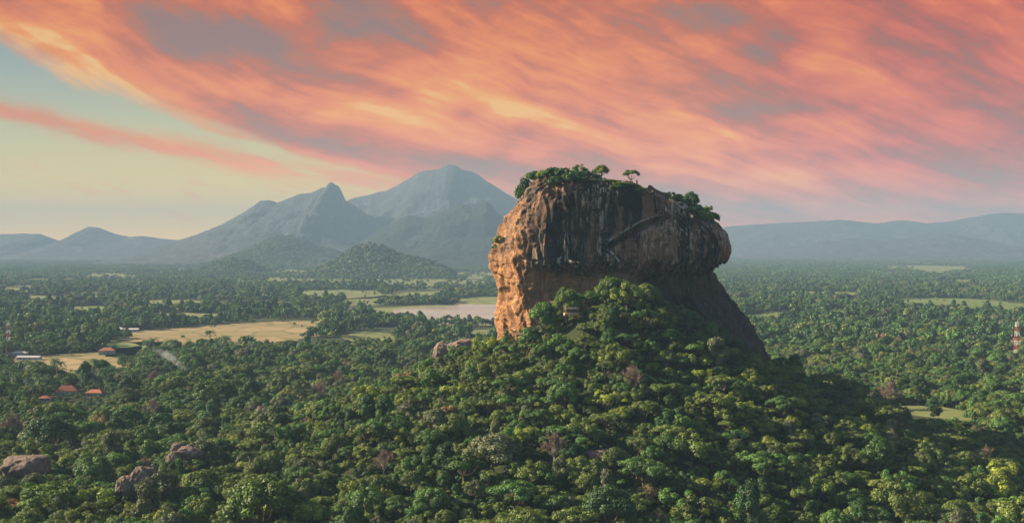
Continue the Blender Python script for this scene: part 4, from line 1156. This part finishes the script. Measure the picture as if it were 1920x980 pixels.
# ------------------------------------------------------------------ houses
LOW = []      # (x, y, half width): only low growth stands before the houses
def house(px, py, w, d, h, rz, wall, roof, label, dist=None, style='hip', rise=2.6, cat='house'):
    y = dist or depth_of(py); x = (px - 960) / F * y
    e = empty('house', (x, y, float(land(x, y))), R(rz), label, cat)
    m = MB(); m.box(0, 0, h / 2 - 0.4, w, d, h + 0.8); m.build('wall', wall, e)
    r = MB(); o = 0.9; hw, hd = w / 2 + o, d / 2 + o
    ins = hd * 0.9 if style == 'hip' else 0.0
    A, B, C, D = (-hw, -hd, h), (hw, -hd, h), (hw, hd, h), (-hw, hd, h)
    P, Q = (-hw + ins, 0, h + rise), (hw - ins, 0, h + rise)
    r.quad([A, B, Q, P]); r.quad([C, D, P, Q]); r.quad([B, C, Q]); r.quad([D, A, P]); r.quad([D, C, B, A])
    rf_ = r.build('roof', roof, e)
    rg = MB(); rg.tube([P, Q], 0.16, 5); rg.build('ridge_cap', roof, rf_)
    dr = MB(); dr.box(0.1 * w, -d / 2 - 0.03, 1.05, 1.1, 0.10, 2.1); dr.build('door', M['timber'], e)
    for fx in (-0.33, -0.14, 0.36):
        wd = MB(); wd.box(fx * w, -d / 2 - 0.02, 1.65, 1.4, 0.08, 1.2); wo = wd.build('window', M['dark opening'], e)
        fr = MB(); fr.box(fx * w, -d / 2 - 0.05, 1.0, 1.7, 0.16, 0.1); fr.build('sill', M['concrete'], wo)
    LOW.append((x, y, w * 0.75)); CLEAR.append((x, y, max(w, d) * 0.62)); CLEAR.append((x, y - 14, max(w, d) * 0.55)); CLEAR.append((x, y - 28, max(w, d) * 0.45)); CLEAR.append((x, y - 42, max(w, d) * 0.42)); CLEAR.append((x, y - 56, max(w, d) * 0.40)); CLEAR.append((x, y - 72, max(w, d) * 0.36))
    return e
house(124, 740, 17, 11, 4.0, 14, M['plaster'], M['red tiles'], 'house with a large red tiled hip roof among the trees', rise=4.8)
house(178, 743, 14, 8, 3.6, -4, M['plaster'], M['red tiles'], 'smaller red roofed house right of the large red roof', rise=2.6)
house(84, 752, 9, 7, 3.0, 6, M['plaster'], M['red tiles'], 'small red roofed hut left of the large red roof', rise=2.0)
house(36, 668, 18, 10, 4.5, 4, M['plaster'], M['pale sheet'], 'pale roofed building at the foot of the left lattice tower', rise=2.0)
house(54, 674, 26, 9, 3.2, -3, M['white paint'], M['grey sheet'], 'long low grey roofed building right of the left tower', rise=1.4, style='gable')
house(200, 664, 18, 12, 5.0, 10, M['plaster'], M['red tiles'], 'weathered house with patchy roof beside the left dry field', rise=3.4)
house(222, 622, 20, 12, 4.5, -12, M['plaster'], M['grey sheet'], 'grey roofed house at the corner of the large dry field', rise=2.6)
house(244, 622, 24, 10, 4.0, 5, M['plaster'], M['pale sheet'], 'pale roofed shed at the corner of the large dry field', rise=1.8, style='gable')
house(318, 536, 70, 16, 6.0, 0, M['white paint'], M['pale sheet'], 'very long pale building far off on the left plain', rise=2.6, style='gable')
house(1763, 588, 40, 12, 4.0, 0, M['white paint'], M['pale sheet'], 'long white roofed building below the right green field', rise=2.0, style='gable')
house(1741, 588, 10, 8, 3.4, 0, M['white paint'], M['pale sheet'], 'small white shed left of the long white roofed building', rise=1.6)
house(1632, 768, 9, 6, 3.0, 8, M['plaster'], M['pale sheet'], 'small pale roofed hut at the left end of the right meadow', rise=1.6)
# hut on the terrace, and the timber shelter at the foot of the western wall
def terrace_hut():
    p = at(1072, 586, 684); z = p.z
    e = empty('hut', (p.x, p.y, z), R(6), 'small open hut with a white fascia on the terrace under the rock', 'hut')
    e.scale = (0.8, 0.8, 0.8)
    m = MB(); m.box(0, 0, -0.9, 11, 6, 1.8); m.build('terrace_base', M['earth'], e)
    m = MB(); m.box(0, 1.2, 1.5, 7.4, 3.6, 2.8); m.build('wall', M['brick'], e)
    for x in (-4, 4):
        q = MB(); q.box(x, -1.6, 1.5, 0.35, 0.35, 2.9); q.build('post', M['timber'], e)
    m = MB()
    m.quad([(-5, -2.4, 2.9), (5, -2.4, 2.9), (5, 0.8, 4.6), (-5, 0.8, 4.6)]); m.quad([(5, 3.4, 3.1), (-5, 3.4, 3.1), (-5, 0.8, 4.6), (5, 0.8, 4.6)])
    m.quad([(5, -2.4, 2.9), (5, 3.4, 3.1), (5, 0.8, 4.6)]); m.quad([(-5, 3.4, 3.1), (-5, -2.4, 2.9), (-5, 0.8, 4.6)])
    m.build('roof', M['timber'], e)
    m = MB(); m.box(0.8, -2.45, 3.2, 4.4, 0.12, 0.8); m.build('fascia', M['white paint'], e)
    w = MB(); w.box(1.6, -0.63, 1.7, 1.6, 0.1, 1.2); w.build('window', M['dark opening'], e)
    CLEAR.append((p.x, p.y, 6)); CLEAR.append((p.x, p.y - 9, 7)); CLEAR.append((p.x, p.y - 18, 5))
terrace_hut()
def shelter():
    d = 705.0; p = at(972, 640, d)
    e = empty('shelter', (p.x, d, p.z), R(-4), 'timber framed shelter at the lit left foot of the rock', 'shelter')
    for x in (-2.6, 0, 2.6):
        for y in (-1.6, 1.6):
            q = MB(); q.box(x, y, 1.0, 0.35, 0.35, 6.6); q.build('post', M['timber'], e)
    m = MB()
    for z in (1.2, 3.0):
        m.box(0, -1.6, z, 5.6, 0.2, 0.2); m.box(0, 1.6, z, 5.6, 0.2, 0.2)
    m.build('rail', M['timber'], e)
    m = MB(); m.quad([(-3.3, -2.3, 4.2), (3.3, -2.3, 4.2), (3.3, 0, 5.3), (-3.3, 0, 5.3)]); m.quad([(3.3, 2.3, 4.2), (-3.3, 2.3, 4.2), (-3.3, 0, 5.3), (3.3, 0, 5.3)]); m.build('roof', M['timber'], e)
    CLEAR.append((p.x, d, 4)); CLEAR.append((p.x, d - 8, 4.5))
shelter()
# brick ruins on the summit
def ruin():
    y = ROCK_D - 20; zs = []
    x0 = (1206 - 960) / F * y
    z = rock_top(x0, y) or 160
    e = empty('ruined_wall', (x0, y, z), R(-3), 'stepped brick ruin on the summit left of the upper staircase', 'ruin')
    prof = [(1150, 337), (1168, 339), (1186, 342), (1200, 347), (1207, 353), (1214, 352), (1216, 347), (1221, 348), (1228, 354), (1240, 360), (1252, 362)]
    m = MB()
    for (a, ya), (b, yb) in zip(prof[:-1], prof[1:]):
        p0, p1 = at(a, ya, y), at(b, yb, y)
        lo = min(rock_top(p0.x, y) or 150, rock_top(p1.x, y) or 150) - 2.0 - z
        for yy in (-1.2,):
            b0 = [(p0.x - x0, -1.2, lo), (p1.x - x0, -1.2, lo), (p1.x - x0, -1.2, p1.z - z), (p0.x - x0, -1.2, p0.z - z)]
            b1 = [(q[0], 1.6, q[2]) for q in b0]
            m.quad(b0); m.quad(b1[::-1]); m.quad([b0[3], b0[2], b1[2], b1[3]]); m.quad([b0[0], b0[3], b1[3], b1[0]]); m.quad([b0[2], b0[1], b1[1], b1[2]])
    m.build('wall', M['brick'], e)
    p = at(1194, 346, y); q = MB(); q.box(p.x - x0, -0.2, p.z - z + 1.0, 0.9, 0.9, 3.4); q.build('pillar', M['brick'], e)
ruin()
# lattice towers
def tower(px, top_py, foot_py, dist, width_px, label):
    y = dist; x = (px - 960) / F * y; z0 = float(land(x, y)); H = at(px, top_py, y).z - z0
    e = empty('lattice_tower', (x, y, z0), R(12), label, 'tower')
    wb = width_px / F * y; wt = wb * 0.55; n = 9
    half = lambda t: (wb + (wt - wb) * t) / 2
    for k in range(n):
        t0, t1 = k / n, (k + 1) / n; a, b = half(t0), half(t1); m = MB()
        c0 = [(-a, -a, t0 * H), (a, -a, t0 * H), (a, a, t0 * H), (-a, a, t0 * H)]; c1 = [(-b, -b, t1 * H), (b, -b, t1 * H), (b, b, t1 * H), (-b, b, t1 * H)]
        for i in range(4):
            j = (i + 1) % 4
            m.tube([c0[i], c1[i]], 0.20, 5); m.tube([c1[i], c1[j]], 0.20, 4); m.tube([c0[i], c1[j]], 0.16, 4); m.tube([c0[j], c1[i]], 0.16, 4)
        o = m.build('mast_section', M['red paint' if k % 2 == n % 2 - 0 else 'white paint'], e)
        o['label'] = ('red' if k % 2 == n % 2 else 'white') + ' painted section of the lattice mast'
    m = MB(); m.tube([(0, 0, H), (0, 0, H + 3)], 0.12, 5); m.build('spike', M['steel'], e)
    for i in range(6):
        a = i * 1.05; q = MB(); q.box(math.cos(a) * (wt * .62), math.sin(a) * (wt * .62), H * (0.93 if i % 2 else 0.84), 0.5, 0.5, 2.3, a); q.build('antenna', M['white paint'], e)
    for i in range(2):
        q = MB(); s = half(.7) + .5; q.tube([(s, -s, H * (.66 - .12 * i)), (s + .4, -s - .5, H * (.66 - .12 * i))], [0.95, 0.8], 10); q.build('dish', M['white paint'], e)
    CLEAR.append((x, y, 5)); CLEAR.append((x, y - 14, 5))
tower(1908, 604, 668, 1330, 9, 'red and white banded lattice mast at the right edge of the photo')
tower(15, 604, 660, 1430, 8, 'slender red and white lattice mast at the left edge of the photo')

# ------------------------------------------------------------------ near jungle
X, Y, g = scatter(430, 1500, 6.9, 0.47, 21)
far_thin = np.ones(len(X), bool)
Z = land(X, Y)
keep = free_of_fields(X, Y)
for cx, cy, cr in CLEAR: keep &= (X - cx) ** 2 + (Y - cy) ** 2 > cr * cr
# keep clear of the walls of the rock
keep &= ~inside_rock(X, Y, Z)
# odd thin spots
gap = fbm(X * 0.012, Y * 0.012, 4.4, 3)
keep &= ~((gap > 0.62) & (g.random(len(X)) < 0.55))
X, Y, Z = X[keep], Y[keep], Z[keep]
zone = fbm(X * 0.010, Y * 0.010, 8.8, 3); zone2 = fbm(X * 0.022 + 40, Y * 0.022, 2.2, 2)
onhill = jungle_hill(X, Y) > 9
for i in range(len(X)):
    u = g.random() + 0.30 * zone[i]; w = g.random() + 0.35 * zone2[i]
    east = X[i] > 70 and Y[i] < 700
    if onhill[i] or Y[i] < 760:
        table = [(0.07, K_DARK1), (0.13, K_DARK2), (0.22, K_DEEP1), (0.29, K_DEEP2), (0.35, K_DEEP3), (0.47, K_OLIV1), (0.61, K_OLIV2), (0.68, K_OLIV3), (0.75, K_YELL1), (0.81, K_YELL2), (0.90, K_GREY1), (0.95, K_GREY2), (0.965, K_BRIG1), (0.992, K_BROW1), (9, K_BARE)]
    else:
        table = [(0.12, K_DARK1), (0.19, K_DARK2), (0.32, K_DEEP1), (0.43, K_DEEP2), (0.50, K_DEEP3), (0.61, K_OLIV1), (0.68, K_OLIV2), (0.74, K_OLIV3), (0.77, K_YELL1), (0.80, K_YELL2), (0.89, K_GREY1), (0.93, K_GREY2), (0.95, K_BRIG1), (0.99, K_BROW1), (9, K_BARE)]
    q = 0.62 * g.random() + 0.38 * (0.5 + 0.55 * zone[i]) if True else u
    q = min(0.9995, max(0.0, q)) if g.random() < 0.72 else g.random()
    k = next(kk for lim, kk in table if q < lim)
    if X[i] < -330 and 1000 < Y[i] < 1480 and g.random() < 0.45: k = K_PALM
    if k not in (K_PALM,) and g.random() < 0.009: k = K_BARE
    if onhill[i] and g.random() < 0.012: k = K_PALM
    s = 0.74 * float(np.clip(g.lognormal(-0.10, 0.36), 0.45, 2.2))
    if onhill[i]: s *= 0.90
    for lx, ly, lw in LOW:
        if abs(X[i] * ly / Y[i] - lx) < lw * 1.1 and 0 < ly - Y[i] < 150: s = min(s, 0.30)
    if s <= 0.30 and k == K_PALM: k = K_OLIV1
    TREES.append(dict(x=float(X[i]), y=float(Y[i]), z=float(Z[i]) - 0.2, k=k, s=s, sz=s * float(g.uniform(0.85, 1.18)), rz=float(g.uniform(0, 6.28)), hand=False))

# undergrowth between the crowns
X, Y, g = scatter(460, 1000, 5.6, 0.46, 23)
keep = free_of_fields(X, Y) & (g.random(len(X)) < 0.75)
Z = land(X, Y)
for cx, cy, cr in CLEAR: keep &= (X - cx) ** 2 + (Y - cy) ** 2 > (cr * 0.8) ** 2
for lx, ly, lw in LOW: keep &= ~((np.abs(X * ly / Y - lx) < lw) & (ly - Y > -12) & (ly - Y < 110))
keep &= ~inside_rock(X, Y, Z)
X, Y, Z = X[keep], Y[keep], Z[keep]
UNDER = [dict(x=float(a), y=float(b), z=float(c) - 0.2, k=int(g.choice([K_BUSH1, K_BUSH2, K_BUSH3, K_BUSH1, K_BUSH3])), s=float(g.uniform(0.6, 1.3)), sz=float(g.uniform(0.6, 1.2)), rz=float(g.uniform(0, 6.28))) for a, b, c in zip(X, Y, Z)]

# ------------------------------------------------------------------ which of them show: in frame, not behind the rock or a crest
def shows(t):
    K = KIND[t['k']]
    top = Vector((t['x'], t['y'], t['z'] + K['H'] * t['sz'] * 0.85))
    px, py = to_photo(top.x, top.y, top.z)
    if not (-8 < px < 1928 and py < 986): return None
    if not t.get('summit'):
        if ROCK.ray_cast(EYE, (top - EYE).normalized(), (top - EYE).length - 2)[0] is not None: return None
        q = np.linspace(0.55, 0.985, 60)
        lx, ly, lz = top.x * q, top.y * q, CAM_H + (top.z - CAM_H) * q
        if np.any(land(lx, ly) + 7.5 > lz + 3.5): return None
    return px, py, K['R'] * t['s'] / t['y'] * F
cand = []
for t in TREES:
    if t['y'] > 1250 and not t['hand']: continue
    r = shows(t)
    if r: t['px'], t['py'], t['pr'] = r; cand.append(t)
    elif t['hand']: t['px'], t['py'] = to_photo(t['x'], t['y'], t['z']); t['pr'] = 99; cand.append(t)
hands = [t for t in cand if t['hand']]
autos = [t for t in cand if not t['hand'] and t['k'] not in (K_PALM, K_BARE)]
autos.sort(key=lambda t: -t['pr'])
palms = sorted([t for t in cand if t['k'] == K_PALM], key=lambda t: -t['pr'])[:60]
bares = sorted([t for t in cand if not t['hand'] and t['k'] == K_BARE], key=lambda t: -t['pr'])[:20]
n_hand_trees = sum(1 for t in hands if t['cat'] == 'tree')
chosen = hands + autos[:292 - n_hand_trees] + palms + bares

# ------------------------------------------------------------------ words that single each tree out: its look and where it stands next to something one can find
MARKS = [('the leftmost boulder', 48, 878), ('the split boulder', 252, 905), ('the stacked boulders', 338, 855), ('the slope boulder', 1132, 850),
         ('the large bright green tree', 490, 935), ('the grey green slope tree', 925, 850), ('the bare slope tree', 1040, 842), ('the terrace hut', 1072, 580),
         ('the left foot of the rock', 935, 640), ('the right foot of the rock', 1440, 690), ('the right meadow', 1730, 780), ('the small round boulder', 490, 772), ('the bright dome tree', 402, 740),
         ('the large dark tree', 95, 815), ('the overhang of the rock', 1270, 540), ('the bottom right corner', 1920, 980), ('the bottom edge centre', 960, 990), ('the large red roof', 124, 730), ('the rust coloured tree', 4, 950),
         ('the left lattice mast', 15, 640), ('the right lattice mast', 1908, 640), ('the large dry field', 420, 622), ('the outcrop behind the hill', 850, 645)]
ORD = ['nearest', 'second nearest', 'third nearest', 'fourth nearest', 'fifth nearest', 'sixth nearest', 'seventh nearest', 'eighth nearest', 'ninth nearest', 'tenth nearest', 'eleventh nearest', 'twelfth nearest', 'thirteenth nearest', 'fourteenth nearest', 'fifteenth nearest']
buckets = {}
for t in chosen:
    if t.get('label'): continue
    K = KIND[t['k']]
    best = min(MARKS, key=lambda m: math.hypot(t['px'] - m[1], (t['py'] - m[2]) * 1.5))
    dx, dy = t['px'] - best[1], (t['py'] - best[2]) * 1.5
    side = ('left of' if dx < 0 else 'right of') if abs(dx) > abs(dy) else ('above' if dy < 0 else 'below')
    word = 'palm' if t['k'] == K_PALM else '%s %s tree' % (K['look'], K['word'])
    if t['k'] == K_BARE: word = 'leafless twiggy tree'
    t['dist'] = math.hypot(dx, dy)
    buckets.setdefault((word, side, best[0]), []).append(t)
for (word, side, mark), ts in buckets.items():
    ts.sort(key=lambda t: t['dist'])
    for i, t in enumerate(ts):
        t['label'] = '%s %s %s' % (word, side, mark) if len(ts) == 1 else '%s, %s one %s %s' % (word, ORD[min(i, len(ORD) - 1)], side, mark)
        t['cat'] = 'palm' if t['k'] == K_PALM else 'tree'
        t['group'] = 'palms standing among the jungle trees' if t['k'] == K_PALM else ('leafless trees among the green ones' if t['k'] == K_BARE else 'trees of the jungle around the great rock')
for t in chosen:
    K = KIND[t['k']]
    nm = 'bush' if t['cat'] == 'bush' else ('palm_tree' if t['k'] == K_PALM else ('bare_tree' if t['k'] == K_BARE else 'broadleaf_tree'))
    e = empty(nm, (t['x'], t['y'], t['z']), t['rz'], t['label'], t['cat'], t.get('group'))
    e.scale = (t['s'], t['s'], t['sz'])
    link('crown', K['crown'], e)
    link('stems' if nm == 'bush' else 'trunk', K['trunk'], e)
picked = set(id(t) for t in chosen)
rest = [t for t in TREES if id(t) not in picked] + UNDER

# ------------------------------------------------------------------ the woodland that nobody could count: one object, shapes set out on points
def prototypes(name, meshes):
    c = bpy.data.collections.new(name)
    for i, me in enumerate(meshes):
        o = bpy.data.objects.new('%s %02d' % (name, i), me); c.objects.link(o)
    return c
def set_out(name, label, cat, protos, pts, idx, rot, scl):
    me = bpy.data.meshes.new(name)
    me.vertices.add(len(pts)); me.vertices.foreach_set('co', np.asarray(pts, np.float32).ravel())
    a = me.attributes.new('shape', 'INT', 'POINT'); a.data.foreach_set('value', np.asarray(idx, np.int32))
    a = me.attributes.new('turn', 'FLOAT_VECTOR', 'POINT'); a.data.foreach_set('vector', np.asarray(rot, np.float32).ravel())
    a = me.attributes.new('size', 'FLOAT_VECTOR', 'POINT'); a.data.foreach_set('vector', np.asarray(scl, np.float32).ravel())
    o = link(name, me); tag(o, label, cat, kind='stuff')
    t = bpy.data.node_groups.new(name, 'GeometryNodeTree')
    t.interface.new_socket('Geometry', in_out='INPUT', socket_type='NodeSocketGeometry'); t.interface.new_socket('Geometry', in_out='OUTPUT', socket_type='NodeSocketGeometry')
    n = t.nodes; gi, go = n.new('NodeGroupInput'), n.new('NodeGroupOutput')
    iop = n.new('GeometryNodeInstanceOnPoints'); ci = n.new('GeometryNodeCollectionInfo')
    ci.inputs['Collection'].default_value = protos; ci.inputs['Separate Children'].default_value = True; ci.inputs['Reset Children'].default_value = True
    iop.inputs['Pick Instance'].default_value = True
    def attr(nm, ty):
        q = n.new('GeometryNodeInputNamedAttribute'); q.data_type = ty; q.inputs['Name'].default_value = nm
        return q.outputs['Attribute']
    L = t.links
    L.new(gi.outputs[0], iop.inputs['Points']); L.new(ci.outputs[0], iop.inputs['Instance'])
    L.new(attr('shape', 'INT'), iop.inputs['Instance Index']); L.new(attr('turn', 'FLOAT_VECTOR'), iop.inputs['Rotation']); L.new(attr('size', 'FLOAT_VECTOR'), iop.inputs['Scale'])
    L.new(iop.outputs[0], go.inputs[0])
    md = o.modifiers.new('set out', 'NODES'); md.node_group = t
    return o
near_protos = prototypes('jungle tree', [join('jungle tree', K['crown'], K['trunk']) for K in KIND])
mid_protos = prototypes('plain tree', [m for w, m in MID])
far_protos = prototypes('woodland patch', FAR)
hill_protos = prototypes('hill tree', FAR_TREES)
set_out('jungle', 'dense mixed green jungle of uncounted trees over hill and plain', 'jungle', near_protos,
        [(t['x'], t['y'], t['z']) for t in rest], [t['k'] for t in rest], [(0, 0, t['rz']) for t in rest], [(t['s'], t['s'], t['sz']) for t in rest])

def hills_z(x, y):
    z = np.zeros(len(x))
    for nm in HILLS:
        if not nm.startswith('wooded'): continue
        h, xs, hs, D, fr, bk = HILLS[nm]
        near = (y > D * 0.96 - fr) & (y < D * 1.04 + bk) & (x > xs[0]) & (x < xs[-1])
        if near.any():
            zz = h(x[near], y[near]); z[near] = np.maximum(z[near], zz - 3.0)
    return np.maximum(z, 0)
# middle distance
X, Y, g = scatter(1500, 3900, 11.0, 0.455, 33)
open_ = fbm(X * 0.0022, Y * 0.0040, 1.9, 4)
thin = fbm(X * 0.0011 + 3, Y * 0.0028, 7.7, 3)
keep = free_of_fields(X, Y)
west = smooth(X, 250, -100)
lim = 0.30 - 0.16 * smooth(Y, 1900, 3400) * west
keep &= ~((open_ > lim) & (g.random(len(X)) < 0.93))
keep &= ~((thin > 0.35) & (g.random(len(X)) < 0.45))
for cx, cy, cr in CLEAR: keep &= (X - cx) ** 2 + (Y - cy) ** 2 > cr * cr
X, Y = X[keep], Y[keep]
wts = np.array([w for w, m in MID]); wts = wts / wts.sum()
zn = fbm(X * 0.004, Y * 0.004, 5.5, 2)
cdf = np.cumsum(wts)
q = np.clip(0.7 * g.random(len(X)) + 0.3 * (0.5 + 0.6 * zn), 0, 0.9999); q = np.where(g.random(len(X)) < 0.5, q, g.random(len(X)))
idx = np.searchsorted(cdf, q)
s = 0.86 * np.clip(g.lognormal(0.02, 0.34, len(X)), 0.5, 2.0)
set_out('woodland', 'hazy blue green woodland spread over the plain behind the rock', 'woodland', mid_protos,
        np.stack([X, Y, land(X, Y) - 0.2], 1), idx, np.stack([X * 0, X * 0, g.uniform(0, 6.28, len(X))], 1), np.stack([s, s, s * g.uniform(.8, 1.15, len(X))], 1))
# far
X, Y, g = scatter(3900, 12500, 62.0, 0.455, 44)
open_ = fbm(X * 0.0008, Y * 0.0011, 3.1, 4)
keep = free_of_fields(X, Y)
Zh = hills_z(X, Y)
band = smooth(Y, 3900, 5200) * smooth(X, 700, 200) * smooth(X, -2600, -1800)
dense = np.where(Zh > 6, 1.0, np.where(open_ > 0.34 - 0.42 * band, 0.22, 1.0))
keep &= g.random(len(X)) < dense
keep &= ~(Zh > 8)
X, Y, Zh, open_, band = X[keep], Y[keep], Zh[keep], open_[keep], band[keep]
idx = np.where(open_ > 0.30 - 0.42 * band, g.integers(3, 6, len(X)), g.integers(0, 4, len(X)))
idx = np.where(Zh > 6, g.integers(0, 3, len(X)), idx)
s = g.uniform(0.85, 1.25, len(X))
set_out('distant_woodland', 'far pale blue woodland fading into haze below the mountains', 'woodland', far_protos,
        np.stack([X, Y, Zh - 0.5], 1), idx, np.stack([X * 0, X * 0, g.uniform(0, 6.28, len(X))], 1), np.stack([s, s, s], 1))

# the wooded hills
X, Y, g = scatter(4600, 9000, 21.0, 0.30, 55)
Zh = hills_z(X, Y)
keep = (Zh > 3) & (fbm(X * 0.004, Y * 0.004, 6.6, 3) < 0.5)
X, Y, Zh = X[keep], Y[keep], Zh[keep]
s = g.uniform(0.7, 1.35, len(X))
set_out('hill_woodland', 'bluish woods covering the low hills in front of the mountains', 'woodland', hill_protos,
        np.stack([X, Y, Zh - 1.0], 1), g.integers(0, 6, len(X)), np.stack([X * 0, X * 0, g.uniform(0, 6.28, len(X))], 1), np.stack([s, s, s], 1))
# lone trees dotted over the far meadows
X, Y, g = scatter(3900, 8200, 30.0, 0.30, 66)
inside = ~free_of_fields(X, Y) & (g.random(len(X)) < 0.16)
X, Y = X[inside], Y[inside]
s = g.uniform(0.5, 1.05, len(X))
set_out('meadow_trees', 'scattered small trees dotting the pale meadows below the mountains', 'trees', hill_protos,
        np.stack([X, Y, X * 0], 1), g.integers(0, 6, len(X)), np.stack([X * 0, X * 0, g.uniform(0, 6.28, len(X))], 1), np.stack([s, s, s], 1))

# hedges and shrubs along the bunds of the nearer fields
X, Y, g = scatter(1400, 3900, 17.0, 0.455, 77)
inside = np.zeros(len(X), bool)
for poly in FIELDS[2:]: inside |= in_poly(X, Y, poly)
for poly in FIELDS[:1]: inside &= ~in_poly(X, Y, poly)
hedge = np.abs(fbm(X * 0.006, Y * 0.004, 3.3, 2)) < 0.035
inside &= (hedge & (g.random(len(X)) < 0.55)) | (g.random(len(X)) < 0.03)
X, Y = X[inside], Y[inside]
s = g.uniform(0.22, 0.6, len(X))
set_out('field_shrubs', 'small shrubs and hedge trees scattered over the dry fields', 'shrubs', mid_protos,
        np.stack([X, Y, X * 0], 1), g.integers(0, 8, len(X)), np.stack([X * 0, X * 0, g.uniform(0, 6.28, len(X))], 1), np.stack([s, s, s], 1))

# ------------------------------------------------------------------ smoke of a small fire on the plain
def smoke():
    d = 1180.0
    p = at(346, 690, d)
    bm = bmesh.new(); bmesh.ops.create_icosphere(bm, subdivisions=4, radius=1.0)
    co = np.array([v.co[:] for v in bm.verts])
    t = co[:, 2] * 0.5 + 0.5
    wid = 2.0 + 12.0 * t ** 1.1
    P = np.stack([co[:, 0] * wid * 1.3 - 34 * t ** 1.4 + 6 * (1 - t), co[:, 1] * wid, t * 34.0], 1)
    for v, q in zip(bm.verts, P): v.co = q
    me = bpy.data.meshes.new('smoke'); bm.to_mesh(me); bm.free()
    m, N = material('smoke')
    pv = N.new('ShaderNodeVolumePrincipled')
    pv.inputs['Color'].default_value = (0.80, 0.82, 0.86, 1)
    q = objco(N)
    n = N.noise(N.mapping(q, (0.09, 0.09, 0.06)), 1.0, 4, 0.6, 0.8)
    x, y, z = N.sep(q)
    t = N.mul(z, 1 / 34.0)
    cx = N.sub(N.sub(6.0, N.mul(t, 6.0)), N.mul(N.m('POWER', N.m('MAXIMUM', t, 0.0), 1.4), 34.0))
    rx = N.mul(N.sub(x, cx), 0.77)
    rr = N.m('DIVIDE', N.m('SQRT', N.add(N.mul(rx, rx), N.mul(y, y))), N.add(2.0, N.mul(N.m('POWER', N.m('MAXIMUM', t, 0.0), 1.1), 12.0)))
    dn = N.mul(N.mul(N.step(n, 0.40, 0.70), N.step(z, 33.0, 4.0)), N.step(N.add(rr, N.mul(N.sub(n, 0.5), 0.8)), 0.75, 0.15))
    N.put(pv.inputs['Density'], N.mul(dn, 0.5))
    o = N.new('ShaderNodeOutputMaterial'); N.l.new(pv.outputs[0], o.inputs['Volume'])
    me.materials.append(m)
    ob = link('smoke', me, None, (p.x, p.y, 0.5)); tag(ob, 'pale smoke drifting up from the trees on the left plain', 'smoke', kind='stuff')
smoke()

# ------------------------------------------------------------------ the air: one closed box of even haze round everything
HAZE = 0.88e-4
def haze():
    m, N = material('haze')
    pv = N.new('ShaderNodeVolumePrincipled')
    pv.inputs['Color'].default_value = (0.235, 0.365, 0.52, 1)
    pv.inputs['Density'].default_value = HAZE
    pv.inputs['Anisotropy'].default_value = 0.0
    o = N.new('ShaderNodeOutputMaterial'); N.l.new(pv.outputs[0], o.inputs['Volume'])
    b = MB(); b.box(0, 10500, 460, 54000, 29000, 922)
    ob = b.build('haze', m); tag(ob, 'even blue haze filling the air over the plain', 'haze', kind='stuff')
haze()
